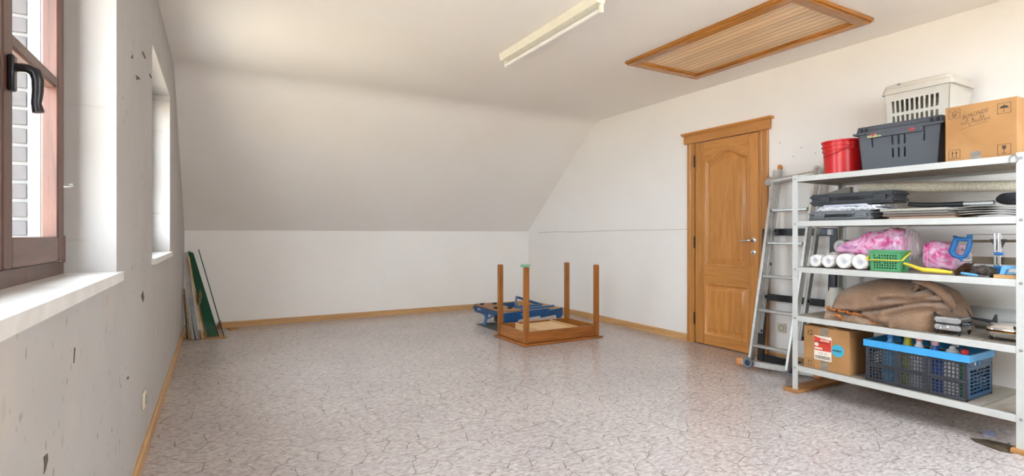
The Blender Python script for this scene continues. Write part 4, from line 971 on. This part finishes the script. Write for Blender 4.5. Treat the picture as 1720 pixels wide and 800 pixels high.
CREW = [([tuple(at_x(u, v, 3.62))[1:] for u, v in c], d, wd_) for c, d, wd_ in zip(CRE, (.060, .034, .045, .045, .026), (.011, .012, .011, .010, .018))]
def seg_d(p, a, b):
    ax, ay = a; bx_, by_ = b; dx, dy = bx_-ax, by_-ay; l = dx*dx+dy*dy
    t_ = max(0, min(1, ((p[0]-ax)*dx+(p[1]-ay)*dy)/l)); return math.hypot(p[0]-ax-t_*dx, p[1]-ay-t_*dy)
top_line = [(2.05, .60), (2.02, .69), (1.96, .745), (1.88, .785), (1.78, .815), (1.66, .818), (1.56, .812), (1.48, .80), (1.42, .765), (1.37, .70), (1.345, .62), (1.34, .575)]
def interp(tab, y):
    tab = sorted(tab)
    if y <= tab[0][0]: return tab[0][1]
    for (a, b), (c, d) in zip(tab, tab[1:]):
        if y <= c: return b+(d-b)*(y-a)/(c-a)
    return tab[-1][1]
ym0, ym1 = 1.338, 2.052
BUL = [(at_x(1440, 500, 3.62), .030, .11, .05), (at_x(1512, 540, 3.62), .035, .10, .035), (at_x(1545, 497, 3.62), .018, .05, .02)]
def z_(y, sa): return Z+(interp(top_line, y)-Z)*(abs(sa)**.62)
def blanket(u, v):
    # u runs along the shelf, v goes round from the front foot over the top to the back foot
    y = ym1+(ym0-ym1)*u
    zt = interp(top_line, y); h = zt-Z
    edge = min(1, min(u, 1-u)/.10)**.5
    a = PI*v; ca, sa = math.cos(a), math.sin(a)
    x = 3.79-math.copysign(abs(ca)**.6, ca)*(.215 if ca > 0 else .14)*(.35+.65*edge)
    if y < 1.52 and ca > 0: x += .14*((1.52-y)/.18)**1.2*max(0, 1-(z_(y, sa)-Z)/.16)
    z = Z+h*(abs(sa)**.62)
    if v < .5 and y > 1.72:   # the far part overhangs its foot
        k = max(0, 1-(z-Z)/.07); x += .05*k*min(1, (y-1.72)/.15)
    p = Vector((x, y, z))
    front = max(0, min(1, (3.84-x)/.16))
    dd = 0
    for c, dep, wd_ in CREW:
        d = min(seg_d((y, z), q, r) for q, r in zip(c, c[1:]))
        dd += dep*math.exp(-(d/wd_)**2)-.35*dep*math.exp(-((d-2.2*wd_)/(1.6*wd_))**2)
    for q, amp_, wy, wz in BUL: dd -= amp_*math.exp(-((y-q[1])/wy)**2-((z-q[2])/wz)**2)
    p.x += dd*front
    n = mnoise.noise(Vector((y*7, z*9, x*5)))*.014+mnoise.noise(Vector((y*16, z*18, x*11)))*.006
    p.x -= n*front; p.z += n*.5*(1-front)
    p.z = max(Z, min(p.z, TOPS[2]-.020)); p.x = max(p.x, 3.525)
    return p
bl = put('wool_blanket', MB().fn(150, 90, blanket), M_BLANK, smooth=180)
tag(bl, 'brown wool blanket bundled in soft folds on the fourth shelf', 'blanket')
bo = bpy.data.objects['wool_blanket']
put('blanket_fold', MB().tube([at_x(1534, 474, 3.665), at_x(1548, 473.5, 3.625), at_x(1564, 479, 3.612), at_x(1578, 488, 3.615), at_x(1590, 500, 3.625), at_x(1597, 513, 3.64), at_x(1597, 524, 3.66)], [.012, .024, .028, .030, .029, .024, .010], 16, flat=.8), M_BLANK, bo, 180)
put('blanket_fold', MB().tube([at_x(1530, 486, 3.645), at_x(1537, 489, 3.630), at_x(1541, 482, 3.630), at_x(1540, 475, 3.64)], [.006, .013, .012, .006], 12), M_BLANK, bo, 180)
M_SUEDE = mottled('orange_fringe', [(.35, srgb(120, 62, 22)), (.6, srgb(190, 116, 52))], 45, .9, 1.2, (1, 1, 1), .6)
M_TAUPE = mottled('taupe_cloth', [(.35, srgb(128, 104, 86)), (.65, srgb(150, 124, 102))], 60, .95, .3, (1, 1, 1), .3)
rug = thing('folded_cloth', (3.545, 1.86, Z), 'taupe cloth with ragged orange-brown edge poking out under the blanket', 'cloth')
def hem(k): y = 2.03-.42*k; return y, .052*(1-k)**.8+.010+.004*math.sin(k*17)
put('cloth_fold', MB().fn(28, 7, lambda u, v: Vector((3.578+.018*math.sin(u*9)-.040*math.sin(PI*v*.5)+.02*u, hem(u)[0], Z+.001+hem(u)[1]*(1-v))), ), M_TAUPE, rug)
put('cloth_edge', MB().tube([Vector((3.572+.010*math.sin(k*2.1)+.02*k/24-.008, 2.035-.43*k/24, Z+.056*(1-k/24)**.8+.017+.004*math.sin(k*1.9))) for k in range(25)], [.0085+.003*math.sin(k*2.7) for k in range(25)], 8), M_SUEDE, rug)
put('cloth_edge', MB().tube([Vector((3.540+.004*k, 1.965-.012*k, Z+.045-.012*abs(k-1.5)-.004*k)) for k in range(6)]+[Vector((3.556, 1.84, Z+.012)), Vector((3.56, 1.72, Z+.011))], [.007, .009, .009, .008, .008, .007, .007, .006], 8), M_SUEDE, rug)
wj = put('plastic_container', MB().lathe([(0, 0), (.070, 0), (.078, .008), (.078, .014), (.074, .03), (.072, .095), (.052, .15), (.045, .17), (.045, .18), (0, .18)], (3.905, 2.150, Z), 30), plain('milky_plastic', srgb(212, 208, 196), .4))
tag(wj, 'milky white tapered plastic container half hidden behind the brown blanket', 'container')
# waffle irons
M_GOLD = plain('brass_trim', srgb(196, 150, 84), .25, 1)
M_BRUSH = plain('brushed_steel', (.66, .66, .66), .30, 1, .04)
wi = thing('waffle_iron', (3.67, 1.362, Z), 'boxy chrome waffle iron with black band and oval badge beside the blanket', 'waffle iron')
put('lower_shell', MB().box((3.563, 1.302, Z+.026), (3.715, 1.424, Z+.056), .006, seg=2), M_BRUSH, wi)
put('band', MB().box((3.565, 1.304, Z+.056), (3.713, 1.422, Z+.067)), M_BLACKP, wi)
put('upper_shell', MB().box((3.563, 1.302, Z+.067), (3.715, 1.424, Z+.098), .007, seg=2), M_BRUSH, wi)
put('badge', MB().lathe([(0, 0), (.021, 0), (.021, .004), (.017, .006), (.015, .004), (0, .004)], (3.563, 1.375, Z+.041), 20, Matrix.Rotation(-PI/2, 4, 'Y'), .62, 1), M_BRUSH, wi)
put('lid_handle', MB().prism([(1.40, Z+.098), (1.425, Z+.098), (1.43, Z+.120), (1.418, Z+.107)], 'x', 3.57, 3.69), M_BLACKP, wi)
put('side_handle', MB().tube([(3.585, 1.302, Z+.068), (3.60, 1.278, Z+.068), (3.665, 1.276, Z+.070), (3.68, 1.302, Z+.068)], .008, 8), M_BLACKP, wi)
put('rear_handle', MB().box((3.605, 1.424, Z+.067), (3.625, 1.444, Z+.080), .004), M_BLACKP, wi)
for x in (3.577, 3.703):
    for y in (1.312, 1.414): put('foot', MB().cyl((x, y, Z), (x, y, Z+.0265), .005, .011, 10), M_BLACKP, wi)
w2 = thing('waffle_iron', (3.68, 1.13, Z), 'rounded chrome waffle iron with brass bands behind the near post', 'waffle iron')
def rloop(g, z): return rr_loop(3.600+g, 3.780-g, 1.060+g, 1.212-g, z, .035, 5)
put('lower_shell', MB().loft([rloop(.03, Z+.014), rloop(.010, Z+.018), rloop(.002, Z+.034), rloop(0, Z+.046)], True, True), M_CHROME, w2)
for z in (.0465, .0535): put('brass_band', MB().loft([rloop(-.002, Z+z), rloop(-.004, Z+z+.002), rloop(-.002, Z+z+.004)], True, True), M_GOLD, w2)
put('upper_shell', MB().loft([rloop(0, Z+.058), rloop(.002, Z+.070), rloop(.012, Z+.086), rloop(.035, Z+.090)], True, True), M_CHROME, w2)
for x in (3.625, 3.755):
    for y in (1.080, 1.192): put('foot', MB().cyl((x, y, Z), (x, y, Z+.018), .006, .010, 10), M_BLACKP, w2)
put('hinge_knob', MB().box((3.594, 1.070, Z+.072), (3.602, 1.092, Z+.086), .002), M_BLACKP, w2)
put('front_handle', MB().prism([(1.205, Z+.060), (1.340, Z+.082), (1.340, Z+.090), (1.235, Z+.084), (1.222, Z+.118), (1.216, Z+.118), (1.214, Z+.075)], 'x', 3.770, 3.785), M_BLACKP, w2)
M_PVC = plain('grey_pvc', srgb(170, 170, 166), .4, 0, .04)
pp = thing('drain_pipe', (4.02, 1.30, Z), 'light grey plastic drain pipe lying at the back of the fourth shelf', 'pipe')
put('pipe_body', MB().cyl((4.02, 1.060, Z+.067), (4.02, 1.46, Z+.067), .062, seg=28), M_PVC, pp)
put('pipe_socket', MB().cyl((4.02, 1.43, Z+.067), (4.02, 1.54, Z+.067), .0665, seg=28), M_PVC, pp)

# ================================================================ bottom shelf
Z = TOPS[4]+.0005
lb = thing('cardboard_box', (3.69, 2.022, Z), 'brown cardboard box with red and blue labels on the bottom shelf', 'box')
Q0, Q1, QX, QH = 1.872, 2.172, 3.545, .283
put('box_body', MB().box((QX, Q0, Z), (3.84, Q1, Z+QH), .0015), M_CARD, lb)
put('top_flap', MB().bar((QX+.002, (Q0+Q1)/2, Z+QH+.001), (QX+.13, (Q0+Q1)/2, Z+QH+.012), Q1-Q0-.01, .003, (0, 0, 1)), M_CARD, lb)
put('top_flap', MB().prism([(Q0+.08, Z+QH+.003), (Q0+.16, Z+QH+.018), (Q0+.17, Z+QH+.026), (Q0+.155, Z+QH+.020), (Q0+.07, Z+QH+.007)], 'x', QX+.004, QX+.05), M_CARD, lb)
fq = lambda u, v: (QX-.0008, Q1-u, Z+v)
fq2 = lambda u, v: (QX-.0012, Q1-u, Z+v)
put('packing_tape', MB().box((QX-.0007, Q1-.163, Z+.215), (QX-.0001, Q1-.118, Z+QH-.001)), M_TAPE, lb)
put('packing_tape', MB().box((QX-.0007, Q1-.163, Z+.001), (QX-.0001, Q1-.118, Z+.062)), M_TAPE, lb)
M_RLAB = plain('label_red', srgb(206, 62, 40), .6); M_WLAB = plain('label_paper', srgb(228, 216, 200), .6)
lbl = put('shipping_label', MB().box((QX-.0010, Q1-.187, Z+.064), (QX-.0002, Q1-.072, Z+.226)), M_WLAB, lb)
put('label_field', polyfill(MB(), [(.073, .128), (.186, .128), (.186, .205), (.116, .212), (.073, .222)], fq2), M_RLAB, lbl, 0)
fq3 = lambda u, v: (QX-.0016, Q1-u, Z+v)
put('label_text', text_bm('GEVAARLIJK', .017, lambda u, v: fq3(.112+u*.68, .192+v), .0006), M_WLAB, lbl, 0)
mb = text_bm('NIET MEER DAN STAPELEN', .013, lambda u, v: fq3(.078+u*.60, .177+v), .0003); t2 = text_bm('BREEKBAAR', .010, lambda u, v: fq3(.145+u*.6, .160+v), .0); me = bpy.data.meshes.new('t'); t2.bm.to_mesh(me); mb.bm.from_mesh(me)
put('label_text', mb, plain('dark_red_ink', srgb(96, 24, 20), .7), lbl, 0)
mb = polyfill(MB(), circle(.089, .168, .014, 20), fq3); polyfill(mb, [(.076, .136), (.128, .136), (.128, .147), (.076, .147)], fq3); put('label_mark', mb, M_WLAB, lbl, 0)
bar = MB(); random.seed(11); u = .078
while u < .178:
    w_ = random.choice((.0010, .0016, .0026)); polyfill(bar, [(u, .072), (u+w_, .072), (u+w_, .094), (u, .094)], fq2); u += w_+random.choice((.0012, .002))
put('barcode', bar, M_INK, lbl, 0)
put('label_text', text_bm('5 KG   1/2', .013, lambda u, v: fq2(.100+u, .104+v), .0), M_INK, lbl, 0)
st = put('round_sticker', polyfill(MB(), circle(.227, .146, .040, 32), fq), plain('sticker_blue', srgb(60, 168, 196), .5), lb, 0)
put('sticker_text', text_bm('HERGEBRUIK', .0135, lambda u, v: fq2(.192+u*.74, .141+v), .0008), M_INK, st, 0)
symbol_box(fq, lb, .018, .012, .050, 'up')
rec = MB()
for a in range(3):
    for rr_ in (.017, .012): strokes(rec, [[(.045+rr_*math.cos(a*2.09+t_*.2+.3), .240+rr_*math.sin(a*2.09+t_*.2+.3)) for t_ in range(8)]], .003, fq)
put('printed_symbol', rec, M_INK, lb, 0)

# folding crate with bottles
M_CRB = plain('crate_black', srgb(44, 46, 52), .45); M_RIM = plain('crate_sky_blue', srgb(62, 160, 220), .4, 0, .04); M_CRS = plain('crate_petrol', srgb(18, 66, 104), .4, 0, .06)
C0, C1, CX0, CX1, CH = 1.262, 1.777, 3.545, 3.860, .253
fc_ = thing('folding_crate', (3.70, 1.52, Z), 'black folding crate with a sky blue rim, full of bottles, bottom shelf', 'crate')
def grid_us(a, b, n, bar_, m0): # n holes between a+m0 and b-m0
    wd_ = (b-a-2*m0-(n-1)*bar_)/n; out = [a, a+m0]
    for k in range(n): out += [out[-1]+wd_, out[-1]+wd_+bar_]
    return out[:-1]+[b]
def panel_cells(a, b, z0, z1, nh, nv, mapf, name, m, m0=.012, mz=.010, th=.004):
    us = grid_us(a, b, nh, .006, m0); vs_ = grid_us(z0, z1, nv, .006, mz)
    put(name, MB().cells(us, vs_, lambda i, j: not (i % 2 == 1 and j % 2 == 1), th, mapf), m, fc_)
bays = [(C0+.012, C0+.176), (C0+.188, C0+.330), (C0+.342, C1-.012)]
for x, s in ((CX0, 1), (CX1, -1)):
    f = (lambda xx, ss: (lambda u, v, w_: (xx+ss*(w_+.003), u, v)))(x, s)
    for a, b in bays:
        panel_cells(a, b, Z+.012, Z+.100, 8, 4, f, 'grid_panel', M_CRB); panel_cells(a, b, Z+.108, Z+.210, 8, 4, f, 'grid_panel', M_CRB)
    for y0, y1 in ((C0, C0+.0118), (C0+.1762, C0+.1878), (C0+.3302, C0+.3418), (C1-.0118, C1)):
        put('crate_rib', MB().box((x if s > 0 else x-.012, y0, Z+.001), (x+.012 if s > 0 else x, y1, Z+.210), .002), M_CRB, fc_)
    put('crate_hinge', MB().box((x-.002 if s > 0 else x-.008, C0+.004, Z+.1003), (x+.008 if s > 0 else x+.002, C1-.004, Z+.1077), .002), M_CRB, fc_)
    put('crate_sill', MB().box((x if s > 0 else x-.01, C0, Z+.0005), (x+.01 if s > 0 else x, C1, Z+.0118), .002), M_CRB, fc_)
for y, s in ((C0, 1), (C1, -1)):
    f = (lambda yy, ss: (lambda u, v, w_: (u, yy+ss*(w_+.001), v)))(y, s)
    panel_cells(CX0+.013, CX1-.013, Z+.012, Z+.185, 6, 7, f, 'side_panel', M_CRS, .02, .02, .005)
    put('side_band', MB().box((CX0+.012, y-.002 if s > 0 else y-.006, Z+.186), (CX1-.012, y+.006 if s > 0 else y+.002, Z+.214), .002), M_CRS, fc_)
    put('side_clip', MB().cyl((3.62, y-.006*s, Z+.200), (3.62, y+.002*s, Z+.200), .010, seg=12), M_WMETAL, fc_); put('side_clip', MB().box((3.665, y-.006, Z+.19), (3.685, y+.006, Z+.21), .002), M_RIM, fc_)
put('crate_floor', MB().box((CX0+.011, C0+.007, Z+.001), (CX1-.011, C1-.007, Z+.006)), M_CRB, fc_)
put('crate_rim', MB().cells([CX0-.008, CX0+.010, CX1-.010, CX1+.008], [C0-.008, C0+.010, C1-.010, C1+.008], lambda i, j: not (i == 1 and j == 1), .040, lambda u, v, w_: (u, v, Z+.2145+w_)), M_RIM, fc_)
def bottle(x, y, prof, body, cap, label, caps=None, sx=1, sy=1, extra=None):
    b = thing('bottle', (x, y, Z+.0065), label, 'bottle', 'bottles in the folding crate')
    k = [(r, z*1.13) for r, z in prof]
    put('bottle_body', MB().lathe(k, (x, y, Z+.0065), 24, None, sx, sy), body, b)
    zt = max(z for r, z in k)
    if caps: put('cap', MB().lathe([(r, z+zt-.001) for r, z in caps], (x, y, Z+.0065), 18), cap, b)
    if extra: extra(b, x, y, zt)
    return b
def shoulder(R, h, neck=.014): return [(0, 0), (R*.94, 0), (R, .006), (R, h*.62), (R*.93, h*.72), (R*.55, h*.90), (neck, h*.95), (neck, h), (0, h)]
CAP = [(0, 0), (.018, 0), (.018, .022), (.012, .026), (0, .026)]
TRIG = [(.015, 0), (.017, .02), (.012, .025), (0, .025)]
pl = lambda n, c, r=.35: plain('bottle_'+n, c, r, 0, .05)
bottle(3.615, 1.668, shoulder(.042, .235), pl('sky', srgb(96, 168, 220)), pl('sky_cap', srgb(60, 130, 200)), 'sky blue bottle at the far end of the crate', CAP)
bottle(3.640, 1.585, shoulder(.038, .250, .02), pl('lime', srgb(190, 186, 48)), pl('lime_cap', srgb(160, 150, 40)), 'lime yellow bottle second from the far end of the crate', [(0, 0), (.022, 0), (.024, .014), (0, .02)])
bottle(3.600, 1.511, shoulder(.041, .245), pl('white', srgb(226, 226, 226)), pl('pink_cap', srgb(214, 140, 130)), 'white round-shouldered bottle with salmon cap in the crate', CAP)
bottle(3.668, 1.464, shoulder(.034, .235), pl('butter', srgb(216, 206, 120)), pl('butter_cap', srgb(230, 226, 190)), 'pale yellow bottle just behind the royal blue one', CAP)
bottle(3.600, 1.432, shoulder(.037, .238), pl('royal', srgb(30, 80, 180)), pl('rose_cap', srgb(216, 170, 176)), 'royal blue bottle with a pale pink cap in the crate', CAP)
def jug(b, x, y, zt):
    put('jug_handle', MB().tube([(x-.020, y-.012, zt-.07), (x-.022, y-.045, zt-.018), (x-.018, y-.03, zt-.002), (x-.012, y-.005, zt-.004)], .009, 8), pl('white', srgb(226, 226, 226)), b)
bottle(3.615, 1.356, [(0, 0), (.040, 0), (.042, .008), (.042, .17), (.038, .205), (.022, .226), (.012, .232), (0, .232)], pl('white', srgb(226, 226, 226)), pl('white', srgb(226, 226, 226)), 'white jug-shaped bottle with a moulded handle in the crate', [(0, 0), (.014, 0), (.014, .012), (0, .014)], 1, 1, jug)
bottle(3.585, 1.290, shoulder(.020, .218, .012), pl('green', srgb(30, 120, 70)), pl('red_cap', srgb(206, 36, 44)), 'slim green bottle with a red cap at the near crate corner', [(0, 0), (.016, 0), (.017, .020), (.013, .026), (0, .027)])
bottle(3.720, 1.640, shoulder(.042, .225), pl('navy', srgb(24, 48, 110)), pl('navy_cap', srgb(20, 36, 84)), 'navy bottle in the back row behind the sky blue one', CAP)
bottle(3.735, 1.390, shoulder(.042, .225), pl('forest', srgb(24, 84, 56)), pl('forest_cap', srgb(230, 230, 230)), 'dark green bottle in the back row behind the white jug', CAP)

# small things on the floor and the walls
ps = put('paper_scrap', MB().box((3.66, 1.20, 0), (3.76, 1.25, .003), 0, None), plain('pale_blue_paper', srgb(176, 188, 226), .6)); ps.rotation_euler.z = .3
tag(ps, 'small pale blue paper scrap on the floor under the bottom shelf', 'paper')
fl_ = bpy.data.objects['floor']
stp = [(u_, v_2) for u_, v_2 in ((3.545, 1.255), (3.50, 1.22), (3.475, 1.165), (3.455, 1.10), (3.47, 1.06), (3.53, 1.045), (3.60, 1.06), (3.62, 1.12), (3.60, 1.19))]
put('floor_stain', MB().prism(stp, 'z', .0001, .0008), mottled('dark_stain', [(.35, srgb(58, 48, 36)), (.65, srgb(92, 78, 60))], 14, .5, 1), fl_)
wr = bpy.data.objects['wall_right']
for u_, v_2 in ((1310, 240), (1333, 263), (1370, 257.5), (1346, 248)):
    p = at_x(u_, v_2, XR); put('nail', MB().cyl((XR-.006, p.y, p.z), (XR, p.y, p.z), .004, seg=8), M_STEEL, wr)

mk = lambda pts: MB().prism([(at_x(u, v, XL).y, at_x(u, v, XL).z) for u, v in pts], 'x', XL+.0002, XL+.0012)
M_SCUFF = plain('scuff', srgb(84, 74, 68), .8)
for pts in ([(73, 768), (79, 762), (80, 772), (76, 790), (73, 797), (74, 780)], [(227, 127), (229, 127), (236, 133), (234, 134)], [(229, 133), (231, 128), (232, 129), (230, 135)],
            [(220, 96), (223, 92), (223, 98), (221, 99)], [(238, 88), (240, 86), (245, 98), (243, 99)], [(250, 125), (252, 124), (255, 131), (253, 132)], [(237, 498), (240, 489), (242, 500), (240, 508)], [(213, 634), (216, 632), (216, 637), (213, 638)], [(124, 585), (126, 584), (124, 611), (123, 610)]):
    put('scuff_mark', mk(pts), M_SCUFF, wall_left)
cr_ = MB(); pts_ = [(905, 391), (935, 389.5), (970, 390), (1010, 388), (1060, 387), (1110, 386.3), (1154, 385.5)]
put('hairline_crack', MB().prism([(at_x(u, v-.45, XR).y, at_x(u, v-.45, XR).z) for u, v in pts_]+[(at_x(u, v+.45, XR).y, at_x(u, v+.45, XR).z) for u, v in reversed(pts_)], 'x', XR-.0008, XR), plain('crack_grey', srgb(196, 186, 172), .8), wr)
